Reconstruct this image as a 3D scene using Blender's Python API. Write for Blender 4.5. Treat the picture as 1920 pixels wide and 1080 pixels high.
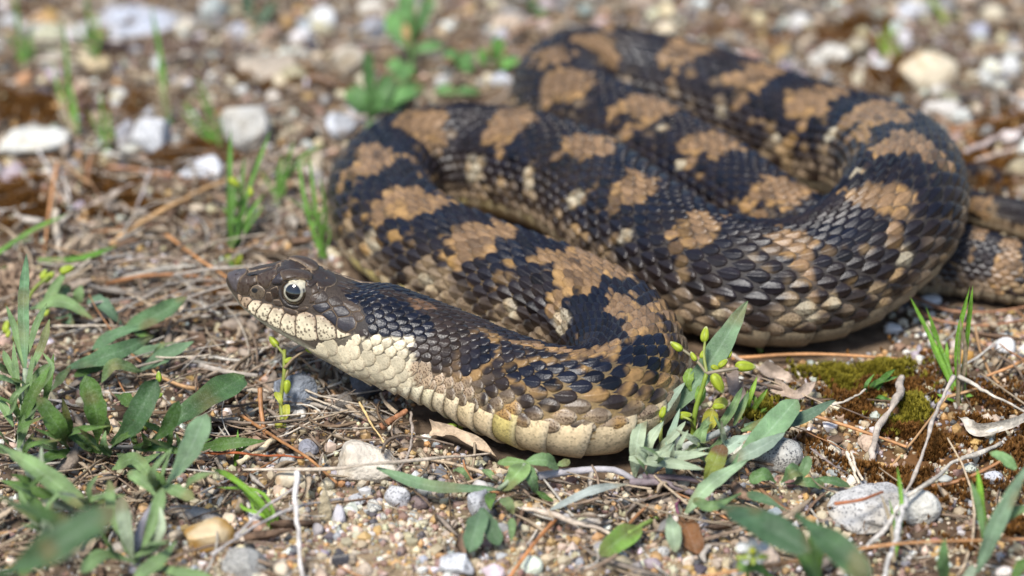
# Coiled hognose snake on sandy, littered ground.  All lengths below are in centimetres;
# U converts to Blender metres, so the scene has its real size.
import bpy, math
import numpy as np
from mathutils.bvhtree import BVHTree
from mathutils import Vector

for _o in list(bpy.data.objects):
    bpy.data.objects.remove(_o)
U = 0.01
scn = bpy.context.scene
COL = scn.collection
rng = np.random.default_rng(7)

# ------------------------------------------------------------------ camera
PITCH = math.radians(28.0)
DIST = 68.0            # cm from camera to the ground point at the picture's centre
FOCAL = 100.0
CAM = np.array([0.0, -DIST * math.cos(PITCH), DIST * math.sin(PITCH)])
FWD = np.array([0.0, math.cos(PITCH), -math.sin(PITCH)])
UPV = np.array([0.0, math.sin(PITCH), math.cos(PITCH)])
RGT = np.array([1.0, 0.0, 0.0])
FPX = FOCAL / 36.0 * 1920.0
cam_d = bpy.data.cameras.new("camera")
cam = bpy.data.objects.new("camera", cam_d)
COL.objects.link(cam)
cam.location = CAM * U
cam.rotation_euler = (math.pi / 2 - PITCH, 0, 0)
cam_d.lens = FOCAL
cam_d.sensor_width = 36.0
cam_d.clip_start = 0.02
cam_d.clip_end = 400.0
cam_d.dof.use_dof = True
cam_d.dof.focus_distance = 0.655
cam_d.dof.aperture_fstop = 9.0
scn.camera = cam

# ------------------------------------------------------------------ sky, sun, exposure
SUN_EL, SUN_AZ = math.radians(58), math.radians(-150)   # high, from behind-left of the camera
w = bpy.data.worlds.new("World")
scn.world = w
w.use_nodes = True
nt = w.node_tree
nt.nodes.clear()
sky = nt.nodes.new("ShaderNodeTexSky")
sky.sky_type = 'NISHITA'
sky.sun_disc = False
sky.sun_elevation = SUN_EL
sky.sun_rotation = SUN_AZ
sky.air_density = 1.0
sky.dust_density = .8
sky.ozone_density = 1.2
bg = nt.nodes.new("ShaderNodeBackground")
bg.inputs[1].default_value = 0.05
wo = nt.nodes.new("ShaderNodeOutputWorld")
nt.links.new(sky.outputs[0], bg.inputs[0])
nt.links.new(bg.outputs[0], wo.inputs[0])
sd = bpy.data.lights.new("sun", 'SUN')
sd.energy = 1.5
sd.angle = math.radians(14)
sd.color = (1.0, 0.96, 0.90)
sun = bpy.data.objects.new("sun", sd)
COL.objects.link(sun)
sdir = Vector((math.sin(SUN_AZ) * math.cos(SUN_EL), math.cos(SUN_AZ) * math.cos(SUN_EL), math.sin(SUN_EL)))
sun.rotation_euler = sdir.to_track_quat('Z', 'Y').to_euler()
vs = scn.view_settings
vs.view_transform = 'Standard'
vs.look = 'None'
vs.exposure = 1.88
vs.gamma = 1.0
vs.use_curve_mapping = False

# ------------------------------------------------------------------ helpers
def ray(px, py):
    px = np.asarray(px, float); py = np.asarray(py, float)
    return FWD + ((px - 960) / FPX)[..., None] * RGT + ((540 - py) / FPX)[..., None] * UPV

def P(px, py, z=0.0):
    """ground layout: the point at height z seen at photo position (px, py)"""
    d = ray(px, py)
    t = (np.asarray(z, float) - CAM[2]) / d[..., 2]
    return CAM + t[..., None] * d

def proj(p):
    v = np.asarray(p, float) - CAM
    dz = v @ FWD
    return np.stack([960 + FPX * (v @ RGT) / dz, 540 - FPX * (v @ UPV) / dz, dz], -1)

def _h(i, j, k, seed):
    n = (i * 374761393 + j * 668265263 + k * 2147483647 + seed * 974711) & 0xFFFFFFFF
    n = ((n ^ (n >> 13)) * 1274126177) & 0xFFFFFFFF
    n = ((n ^ (n >> 16)) * 2246822519) & 0xFFFFFFFF
    return ((n ^ (n >> 15)) & 0xFFFFFF) / float(0x7FFFFF) - 1.0

def noise(p, seed=0):
    p = np.asarray(p, float)
    if p.shape[-1] == 2:
        p = np.concatenate([p, np.zeros(p.shape[:-1] + (1,))], -1)
    f = np.floor(p)
    i = f.astype(np.int64)
    t = p - f
    t = t * t * (3 - 2 * t)
    x, y, z = i[..., 0], i[..., 1], i[..., 2]
    r = 0
    for a in (0, 1):
        wa = t[..., 0] if a else 1 - t[..., 0]
        for b in (0, 1):
            wb = t[..., 1] if b else 1 - t[..., 1]
            for c in (0, 1):
                wc = t[..., 2] if c else 1 - t[..., 2]
                r = r + wa * wb * wc * _h(x + a, y + b, z + c, seed)
    return r

def fbm(p, seed=0, o=4, g=0.5):
    p = np.asarray(p, float)
    r, a, s = 0, 1.0, 0
    for k in range(o):
        r = r + a * noise(p * 2 ** k, seed + k * 17)
        s += a
        a *= g
    return r / s

def sstep(a, b, x):
    t = np.clip((np.asarray(x, float) - a) / (b - a), 0, 1)
    return t * t * (3 - 2 * t)

def mix(a, b, t):
    return np.asarray(a) * (1 - np.asarray(t)[..., None]) + np.asarray(b) * np.asarray(t)[..., None]

def inpoly(px, py, poly):
    px = np.asarray(px, float); py = np.asarray(py, float)
    r = np.zeros(px.shape, bool)
    n = len(poly)
    for a in range(n):
        x0, y0 = poly[a]; x1, y1 = poly[(a + 1) % n]
        c = ((y0 > py) != (y1 > py)) & (px < (x1 - x0) * (py - y0) / ((y1 - y0) + 1e-12) + x0)
        r ^= c
    return r

def crom(x, xp, fp):
    """smooth interpolation of rows fp given at xp (cubic with finite-difference tangents)"""
    xp = np.asarray(xp, float); fp = np.asarray(fp, float)
    m = np.gradient(fp, xp, axis=0)
    x = np.clip(np.asarray(x, float), xp[0], xp[-1])
    k = np.clip(np.searchsorted(xp, x, side='right') - 1, 0, len(xp) - 2)
    h = xp[k + 1] - xp[k]
    t = (x - xp[k]) / h
    sh = (-1,) + (1,) * (fp.ndim - 1)
    t = t.reshape(sh); h = h.reshape(sh)
    return ((2 * t**3 - 3 * t**2 + 1) * fp[k] + (t**3 - 2 * t**2 + t) * h * m[k]
            + (-2 * t**3 + 3 * t**2) * fp[k + 1] + (t**3 - t**2) * h * m[k + 1])

WLOC = {}
def mesh_data(name, V, F, col=None, uv=None, smooth=True):
    me = bpy.data.meshes.new(name)
    V = np.ascontiguousarray(V, dtype=np.float32)
    F = np.asarray(F, dtype=np.int32)
    n = F.shape[1]
    me.vertices.add(len(V))
    me.vertices.foreach_set("co", V.ravel())
    me.loops.add(F.size)
    me.loops.foreach_set("vertex_index", F.ravel())
    me.polygons.add(len(F))
    me.polygons.foreach_set("loop_start", np.arange(0, F.size, n, dtype=np.int32))
    me.polygons.foreach_set("use_smooth", np.full(len(F), smooth, dtype=bool))
    if col is not None:
        col = np.asarray(col)
        c = np.ones((len(V), 4), np.float32)
        c[:, :col.shape[1]] = np.clip(col, 0, 1)
        a = me.attributes.new("Col", 'FLOAT_COLOR', 'POINT')
        a.data.foreach_set("color", c.ravel())
    if uv is not None:
        a = me.attributes.new("LeafUV", 'FLOAT2', 'POINT')
        a.data.foreach_set("vector", np.ascontiguousarray(uv, dtype=np.float32).ravel())
    me.update(calc_edges=True)
    return me

def mk(name, V, F, mat, parent=None, col=None, uv=None, smooth=True, origin=None):
    """one mesh object; V in cm, world coordinates; origin in cm"""
    V = np.asarray(V, float)
    if origin is None:
        origin = WLOC[parent.name] / U if parent is not None else np.array([V[:, 0].mean(), V[:, 1].mean(), V[:, 2].min()])
    origin = np.asarray(origin, float)
    me = mesh_data(name, (V - origin) * U, F, col, uv, smooth)
    me.materials.append(mat)
    o = bpy.data.objects.new(name, me)
    COL.objects.link(o)
    L = origin * U
    WLOC[o.name] = L
    if parent is not None:
        o.parent = parent
        o.location = L - WLOC[parent.name]
    else:
        o.location = L
    return o

def empty(name, loc):
    o = bpy.data.objects.new(name, None)
    o.empty_display_size = 0.01
    COL.objects.link(o)
    L = np.asarray(loc, float) * U
    o.location = L
    WLOC[o.name] = L
    return o

def tag(o, label=None, cat=None, group=None, kind=None):
    if label: o["label"] = label
    if cat: o["category"] = cat
    if group: o["group"] = group
    if kind: o["kind"] = kind
    return o

def grid_faces(n, m, wrap=False, base=0):
    i = np.arange(n - 1)[:, None]
    j = np.arange(m if wrap else m - 1)[None, :]
    j2 = (j + 1) % m
    a = i * m + j; b = i * m + j2; c = (i + 1) * m + j2; d = (i + 1) * m + j
    return np.stack([a, b, c, d], -1).reshape(-1, 4) + base

# ------------------------------------------------------------------ materials
def material(name, rough=0.6, spec=0.4, var=0.0, vscale=300.0, bump=0.0, bscale=900.0, transl=0.0,
             speck=None, sscale=900.0, samt=0.0, coat=0.0, base=None, sthr=0.3, stretch=None, sheen=0.0, bdist=0.0006):
    m = bpy.data.materials.new(name)
    m.use_nodes = True
    t = m.node_tree
    N, Lk = t.nodes, t.links
    b = N["Principled BSDF"]
    out = N["Material Output"]
    b.inputs["Roughness"].default_value = rough
    b.inputs["Specular IOR Level"].default_value = spec
    b.inputs["Coat Weight"].default_value = coat
    b.inputs["Sheen Weight"].default_value = sheen
    tc = N.new("ShaderNodeTexCoord")
    co = tc.outputs["Object"]
    if stretch:
        mp = N.new("ShaderNodeMapping")
        mp.inputs["Scale"].default_value = stretch
        Lk.new(co, mp.inputs[0]); co = mp.outputs[0]
    if base is None:
        at = N.new("ShaderNodeAttribute"); at.attribute_name = "Col"
        c = at.outputs["Color"]
    else:
        rgb = N.new("ShaderNodeRGB"); rgb.outputs[0].default_value = (*base, 1)
        c = rgb.outputs[0]
    if var:
        nz = N.new("ShaderNodeTexNoise"); nz.inputs["Scale"].default_value = vscale
        nz.inputs["Detail"].default_value = 5
        Lk.new(co, nz.inputs["Vector"])
        mr = N.new("ShaderNodeMapRange")
        mr.inputs[1].default_value = 0.3; mr.inputs[2].default_value = 0.7
        mr.inputs[3].default_value = 1 - var; mr.inputs[4].default_value = 1 + var
        Lk.new(nz.outputs[0], mr.inputs[0])
        mx = N.new("ShaderNodeVectorMath"); mx.operation = 'SCALE'
        Lk.new(c, mx.inputs[0]); Lk.new(mr.outputs[0], mx.inputs["Scale"])
        c = mx.outputs[0]
    if speck is not None:
        vo = N.new("ShaderNodeTexVoronoi"); vo.inputs["Scale"].default_value = sscale
        Lk.new(co, vo.inputs["Vector"])
        n2 = N.new("ShaderNodeTexNoise"); n2.inputs["Scale"].default_value = sscale * 0.35
        Lk.new(co, n2.inputs["Vector"])
        ad = N.new("ShaderNodeMath"); ad.operation = 'MULTIPLY_ADD'
        Lk.new(n2.outputs[0], ad.inputs[0]); ad.inputs[1].default_value = -0.9
        Lk.new(vo.outputs["Distance"], ad.inputs[2])
        mr2 = N.new("ShaderNodeMapRange")
        mr2.inputs[1].default_value = sthr - 0.45; mr2.inputs[2].default_value = sthr - 0.35
        mr2.inputs[3].default_value = samt; mr2.inputs[4].default_value = 0.0
        Lk.new(ad.outputs[0], mr2.inputs[0])
        mc = N.new("ShaderNodeMix"); mc.data_type = 'RGBA'
        if base is None:
            mm = N.new("ShaderNodeMath"); mm.operation = 'MULTIPLY'
            Lk.new(mr2.outputs[0], mm.inputs[0]); Lk.new(at.outputs["Alpha"], mm.inputs[1])
            Lk.new(mm.outputs[0], mc.inputs[0])
        else:
            Lk.new(mr2.outputs[0], mc.inputs[0])
        Lk.new(c, mc.inputs[6])
        mc.inputs[7].default_value = (*speck, 1)
        c = mc.outputs[2]
    Lk.new(c, b.inputs["Base Color"])
    if bump:
        n3 = N.new("ShaderNodeTexNoise"); n3.inputs["Scale"].default_value = bscale
        n3.inputs["Detail"].default_value = 6
        Lk.new(co, n3.inputs["Vector"])
        bp = N.new("ShaderNodeBump"); bp.inputs["Strength"].default_value = bump
        bp.inputs["Distance"].default_value = bdist
        Lk.new(n3.outputs[0], bp.inputs["Height"])
        Lk.new(bp.outputs[0], b.inputs["Normal"])
    if transl:
        tr = N.new("ShaderNodeBsdfTranslucent")
        Lk.new(c, tr.inputs[0])
        ms = N.new("ShaderNodeMixShader"); ms.inputs[0].default_value = transl
        Lk.new(b.outputs[0], ms.inputs[1]); Lk.new(tr.outputs[0], ms.inputs[2])
        Lk.new(ms.outputs[0], out.inputs[0])
    return m
# ================================================================== THE SNAKE
HD = np.array([math.cos(math.radians(17)) * math.cos(math.radians(12)),
               -math.cos(math.radians(17)) * math.sin(math.radians(12)), -math.sin(math.radians(17))])
NECK = P(800, 660, 1.5)
HS = .912                 # head size
SNOUT = NECK - HD * 4.67
# centre line: (photo x, photo y, radius, lift above resting height)
CTL = [(850, 682, 1.14, .30), (920, 720, 1.18, .06), (1000, 748, 1.21, 0), (1080, 765, 1.22, 0), (1140, 755, 1.22, 0), (1178, 718, 1.22, 0),
       (1184, 670, 1.22, 0), (1152, 620, 1.23, .02), (1085, 582, 1.25, .03), (1000, 549, 1.26, .03), (900, 511, 1.26, 0), (800, 468, 1.26, 0),
       (738, 425, 1.27, 0), (714, 380, 1.28, 0), (724, 338, 1.29, 0), (764, 310, 1.3, 0), (820, 299, 1.31, 0), (890, 297, 1.33, 0),
       (965, 309, 1.35, .05), (1030, 326, 1.36, .15), (1095, 354, 1.37, .2), (1190, 428, 1.38, .2), (1250, 474, 1.4, .1), (1320, 512, 1.43, 0),
       (1400, 534, 1.45, 0), (1485, 535, 1.46, 0), (1565, 512, 1.46, .15), (1630, 464, 1.45, .6), (1680, 412, 1.44, 1.0),
       (1697, 358, 1.43, 1.0), (1682, 320, 1.42, .8), (1642, 293, 1.41, .5), (1585, 277, 1.4, .2), (1510, 256, 1.4, .05), (1415, 222, 1.39, 0),
       (1285, 178, 1.38, 0), (1180, 156, 1.37, 0), (1110, 147, 1.36, .1), (1062, 156, 1.34, .2), (1052, 186, 1.33, .1), (1085, 226, 1.33, 0),
       (1140, 254, 1.33, 0), (1210, 288, 1.33, 0), (1330, 352, 1.31, -.05), (1450, 434, 1.26, -.1), (1540, 470, 1.15, -.1),
       (1650, 478, 1.0, -.05), (1760, 482, .88, 0), (1840, 497, .8, 0), (1930, 520, .71, 0), (2000, 515, .62, 0), (2035, 470, .54, 0),
       (1970, 424, .47, 0), (1885, 402, .42, 0), (1815, 386, .38, 0), (1772, 362, .33, 0), (1790, 337, .27, 0), (1838, 320, .22, .05),
       (1868, 333, .16, .08), (1866, 352, .1, .06), (1850, 362, .05, 0)]
pts, rad = [], []
for k in range(0, 10):
    pts.append(SNOUT + HD * (k * 0.46)); rad.append(1.1)
for (x, y, r, l) in CTL:
    pts.append(P(x, y, r * 0.88 + l)); rad.append(r)
pts = np.array(pts); rad = np.array(rad)
ch = np.concatenate([[0], np.cumsum(np.sqrt(np.linalg.norm(np.diff(pts, axis=0), axis=1)))])
tt = np.linspace(0, ch[-1], 6000)
cp = crom(tt, ch, pts); cr = np.interp(tt, ch, rad)
al = np.concatenate([[0], np.cumsum(np.linalg.norm(np.diff(cp, axis=0), axis=1))])
LEN = al[-1]
sf = np.arange(0, LEN, 0.05)
cf = np.stack([np.interp(sf, al, cp[:, k]) for k in range(3)], -1)
rf = np.interp(sf, al, cr)
def gsm(a, sg):
    n = int(sg * 3 / 0.05); kx = np.exp(-0.5 * (np.arange(-n, n + 1) * 0.05 / sg) ** 2); kx /= kx.sum()
    ap = np.concatenate([2 * a[0] - a[1:n + 1][::-1], a, 2 * a[-1] - a[-n - 1:-1][::-1]])
    return np.convolve(ap, kx, 'valid')
cs = np.stack([gsm(cf[:, k], 0.55) for k in range(3)], -1)
wt = sstep(3.4, 5.0, sf)[:, None] * sstep(LEN, LEN - 4, sf)[:, None]
cf = cf * (1 - wt) + cs * wt
rf = gsm(rf, 0.8)
rf = np.where(sf > LEN - 3, np.interp(sf, al, cr), rf)
S = np.concatenate([np.arange(0, 4.6, 0.025), np.arange(4.6, LEN - 0.06, 0.05)])
NS = len(S)
C = np.stack([np.interp(S, sf, cf[:, k]) for k in range(3)], -1)
R = np.interp(S, sf, rf)
T = np.gradient(C, S, axis=0)
for k in range(3):
    T[:, k] = gsm(np.interp(sf, S, T[:, k]), 0.15)[np.clip(np.searchsorted(sf, S), 0, len(sf) - 1)]
T /= np.linalg.norm(T, axis=1)[:, None]
T[S < 3.2] = HD
Z = np.array([0, 0, 1.0]) - T * T[:, 2:3]
Z /= np.linalg.norm(Z, axis=1)[:, None]
Y = np.cross(T, Z)
roll = np.radians(23) * sstep(3.5, 6, S) * sstep(15.5, 11, S)
Z, Y = Z * np.cos(roll)[:, None] - Y * np.sin(roll)[:, None], Y * np.cos(roll)[:, None] + Z * np.sin(roll)[:, None]
# cross sections, q = 0 at the back's midline, +-1 at the belly's
QH = np.linspace(0, 1, 49)
ph = np.linspace(0, math.pi, 600)
by = 1.04 * np.sin(ph) ** 0.94
bz = np.where(ph < math.pi / 2, np.cos(ph), -0.88 * np.abs(np.cos(ph)) ** 0.75)
pa = np.concatenate([[0], np.cumsum(np.hypot(np.diff(by), np.diff(bz)))]); pa /= pa[-1]
PROF = np.stack([np.interp(QH, pa, by), np.interp(QH, pa, bz)], -1)
# head stations: s, then (y, z) at q = 0 .12 .24 .34 .46 .56 .64 .70 .84 1
HQ = [0, .12, .24, .34, .46, .56, .64, .70, .84, 1]
HST = [
 (0.00, [(0, .05), (.03, .05), (.06, .03), (.075, .00), (.075, -.03), (.07, -.06), (.06, -.09), (.05, -.10), (.03, -.115), (0, -.12)]),
 (0.08, [(0, .11), (.08, .105), (.13, .07), (.145, .01), (.14, -.06), (.13, -.12), (.11, -.17), (.09, -.19), (.05, -.20), (0, -.21)]),
 (0.25, [(0, .20), (.13, .195), (.22, .14), (.245, .06), (.25, -.06), (.25, -.16), (.22, -.25), (.18, -.28), (.10, -.31), (0, -.32)]),
 (0.50, [(0, .34), (.18, .335), (.30, .27), (.34, .14), (.365, -.05), (.38, -.20), (.365, -.37), (.26, -.38), (.15, -.40), (0, -.41)]),
 (0.90, [(0, .62), (.22, .61), (.37, .50), (.43, .30), (.47, .03), (.53, -.18), (.52, -.45), (.37, -.47), (.22, -.49), (0, -.50)]),
 (1.25, [(0, .84), (.28, .84), (.47, .74), (.50, .50), (.53, .10), (.61, -.15), (.61, -.50), (.43, -.53), (.27, -.56), (0, -.57)]),
 (1.66, [(0, .92), (.34, .93), (.56, .84), (.55, .62), (.58, .22), (.69, -.12), (.70, -.53), (.50, -.57), (.32, -.62), (0, -.64)]),
 (2.10, [(0, .92), (.36, .91), (.58, .80), (.66, .60), (.75, .22), (.82, -.12), (.81, -.54), (.62, -.60), (.40, -.72), (0, -.74)]),
 (2.60, [(0, .93), (.37, .90), (.62, .77), (.80, .55), (.93, .18), (.97, -.18), (.93, -.53), (.82, -.63), (.52, -.84), (0, -.89)]),
 (3.10, [(0, .96), (.37, .92), (.66, .78), (.86, .56), (1.00, .18), (1.01, -.22), (.94, -.54), (.84, -.68), (.54, -.92), (0, -1.0)]),
]
bq = np.stack([np.interp(HQ, QH, PROF[:, 0]), np.interp(HQ, QH, PROF[:, 1])], -1)
HST += [(3.7, (bq * 1.09).tolist()), (4.4, (bq * 1.10).tolist()), (5.4, (bq * 1.13).tolist())]
hs = [h[0] * HS for h in HST]
hp = crom(QH, HQ, np.transpose(np.array([h[1] for h in HST]) * np.where(np.array(hs) < 3.0, HS, 1.0)[:, None, None], (1, 0, 2)))      # (49, stations, 2)
HP = crom(S, hs, np.transpose(hp, (1, 0, 2)))                                # (NS, 49, 2)
BP = PROF[None] * R[:, None, None]
wb = sstep(3.3, 4.9, S)[:, None, None]
HALF = HP * (1 - wb) + BP * wb
FULL = np.concatenate([HALF[:, :0:-1] * np.array([-1, 1]), HALF], 1)            # (NS, 97, 2)
Q = np.concatenate([-QH[:0:-1], QH])
PT = C[:, None] + FULL[..., 0:1] * Y[:, None] + FULL[..., 1:2] * Z[:, None]
dS = np.gradient(PT, S, axis=0); dQ = np.gradient(PT, Q, axis=1)
dQ[:, 0] = dQ[:, -1] = (PT[:, 1] - PT[:, -2]) / (2 * (Q[1] - Q[0]))
NT = np.cross(dS, dQ)
NT /= np.linalg.norm(NT, axis=2)[..., None] + 1e-9
sg = np.sign(np.sum(NT * (PT - C[:, None]), 2).mean())
NT *= sg
ST = np.clip(np.linalg.norm(dS, axis=2), 0.3, 3)

def tab(A, s, q):
    q = ((np.asarray(q) + 1) % 2) - 1
    k = np.clip(np.searchsorted(S, s, side='right') - 1, 0, NS - 2)
    t = np.clip((s - S[k]) / (S[k + 1] - S[k]), 0, 1)
    g = (q + 1) / 2 * 96
    j = np.clip(np.floor(g).astype(int), 0, 95); f = g - j
    if A.ndim == 3:
        t = t[..., None]; f = f[..., None]
    return (A[k, j] * (1 - t) + A[k + 1, j] * t) * (1 - f) + (A[k, j + 1] * (1 - t) + A[k + 1, j + 1] * t) * f

HY, HZ, HX = Y[0].copy(), Z[0].copy(), HD
def near_side(p):
    """reflect points of the head's far flank onto the near one"""
    d = (p - SNOUT) @ HY
    return p - np.where(d < 0, 2 * d, 0)[..., None] * HY
def mirror(p):
    return p - 2 * ((p - SNOUT) @ HY)[..., None] * HY

# ---- colour pattern
PJ = proj(PT)
FACE = np.sum(NT * (CAM - PT), 2) > 0
def pick(x, y):
    d = np.hypot(PJ[..., 0] - x, PJ[..., 1] - y) + np.where(FACE, 0, 1e4)
    m = d < d.min() + 4
    dep = np.where(m, PJ[..., 2], 1e9)
    k, j = np.unravel_index(np.argmin(dep), dep.shape)
    return S[k], Q[j], R[k]
DORSAL = [(797, 566, 45, 16), (893, 628, 22, 14), (1205, 600, 36, 36), (1250, 585, 26, 18), (1165, 562, 26, 30),
          (1085, 490, 80, 36), (890, 437, 60, 20), (780, 372, 58, 22), (712, 291, 55, 26), (797, 228, 52, 34), (957, 222, 45, 44), (1093, 266, 40, 48),
          (1190, 342, 44, 40), (1312, 420, 46, 38), (1485, 446, 48, 28), (1640, 372, 55, 40), (1710, 265, 62, 27), (1640, 213, 62, 18), (1530, 183, 48, 32),
          (1413, 138, 47, 34), (1287, 92, 42, 40), (1142, 90, 38, 46), (1035, 100, 40, 20), (1062, 150, 50, 18), (1210, 197, 50, 34),
          (1330, 262, 44, 40), (1460, 350, 55, 28), (1835, 385, 30, 22), (1888, 470, 28, 50), (1835, 430, 20, 20), (1850, 325, 10, 14), (1515, 500, 14, 45), (1680, 445, 20, 30)]
LATERAL = [(885, 318, 28, 34), (985, 330, 15, 34), (958, 577, 28, 26), (1052, 603, 30, 30), (800, 528, 34, 24), (690, 462, 28, 36), (650, 500, 20, 30),
           (1520, 582, 30, 26), (1700, 478, 22, 34), (1452, 262, 28, 28), (1350, 214, 13, 13), (1340, 590, 20, 20), (1075, 365, 14, 30), (1165, 440, 18, 24), (1555, 255, 20, 24),
           (1560, 560, 20, 25), (1610, 320, 18, 22), (1270, 300, 14, 24), (1245, 235, 12, 12), (1880, 540, 30, 16)]
def blot(lst):
    out = []
    for (x, y, a, b) in lst:
        s0, q0, r0 = pick(x, y)
        k = np.searchsorted(S, s0); j = int(np.argmin(abs(Q - q0)))
        k = min(k, NS - 3)
        es = (PJ[k + 1, j, :2] - PJ[k - 1, j, :2]) / (S[k + 1] - S[k - 1]); eq = (PJ[k, min(j + 1, 96), :2] - PJ[k, j - 1, :2]) / (2 / 48)
        # half extents along the body and around it, from the blotch's size
        ls, lq = np.linalg.norm(es) + 1e-6, np.linalg.norm(eq) + 1e-6
        u = es / ls
        along = math.hypot(a * u[0], b * u[1]); v = eq / lq
        across = math.hypot(a * v[0], b * v[1])
        out.append((s0, q0, min(.70 * along / max(ls, 35), 2.0), min(max(.82 * across / max(lq, 70), .04), .26)))
    return out
BD, BL = blot(DORSAL), [(a_, b_, c_ * .8, d_ * .8) for a_, b_, c_, d_ in blot(LATERAL)]
for (x_, y_, a_, b_) in [(1000, 645, .55, .035), (1070, 655, .5, .03), (1130, 652, .5, .04)]:
    s_, q_, _ = pick(x_, y_); BD.append((s_, q_, a_, b_))
rl_ = np.random.default_rng(5)
for (s0, q0, a, b) in list(BD):
    for _ in range(4):
        sx_, qx_ = rl_.choice([-1, 1]), rl_.choice([-1, 1])
        BD.append((s0 + sx_ * a * rl_.uniform(.5, 1.0), q0 + qx_ * b * rl_.uniform(.4, 1.0), a * rl_.uniform(.25, .5), b * rl_.uniform(.25, .5)))
    BD.append((s0 + a * rl_.uniform(-.6, .6), q0 + b * 1.35, a * .25, b * .45)); BD.append((s0 + a * rl_.uniform(-.6, .6), q0 - b * 1.35, a * .25, b * .45))
BKB = [(pick(x_, y_)[0], pick(x_, y_)[1], a_, b_) for x_, y_, a_, b_ in [(1085, 700, .95, .10), (885, 655, .45, .16), (1000, 700, .3, .07), (1225, 660, .5, .12)]]
def field(lst, s, q, p, seed):
    best = np.full(s.shape, 9.0)
    nz = 0.40 * noise(p * 1.7, seed) + 0.30 * noise(p * 4.3, seed + 3) + .16 * noise(p * 12., seed + 5)
    for (s0, q0, a, b) in lst:
        m = np.abs(s - s0) < 4
        d = np.full(s.shape, 9.0)
        d[m] = (np.abs((s[m] - s0) / a) ** 2.4 + np.abs((q[m] - q0) / b) ** 2.4) ** (1 / 2.4)
        best = np.minimum(best, d)
    return best + nz
def z4(l):
    return [(380 + x / 4, 440 + y / 4) for x, y in l]
CREAM = z4([(150, 380), (262, 440), (330, 455), (450, 505), (600, 545), (710, 590), (850, 595), (960, 640), (1005, 700), (1110, 742), (1240, 770), (1340, 748),
            (1440, 765), (1560, 768), (1590, 800), (1540, 860), (1590, 920), (1540, 1000), (1600, 1160), (1200, 1400), (400, 1000), (150, 600)])
BLACKP = z4([(820, 530), (960, 500), (1120, 420), (1250, 400), (1420, 470), (1580, 550), (1690, 620), (1720, 720), (1650, 790), (1590, 765), (1440, 768), (1340, 748), (1150, 700), (1005, 700)])
BROWNP = z4([(1490, 420), (1620, 425), (1780, 480), (1740, 560), (1600, 560), (1520, 470)])
BLK = np.array([.0055, .0064, .0125]); BRN = np.array([.021, .0135, .0105])  # extra blue in BLK puts the sky's reflection into the scale colour
TAN = np.array([.205, .125, .064]); ORG = np.array([.37, .215, .075]); CRM = np.array([.68, .58, .40]); BEI = np.array([.40, .29, .185])
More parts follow.
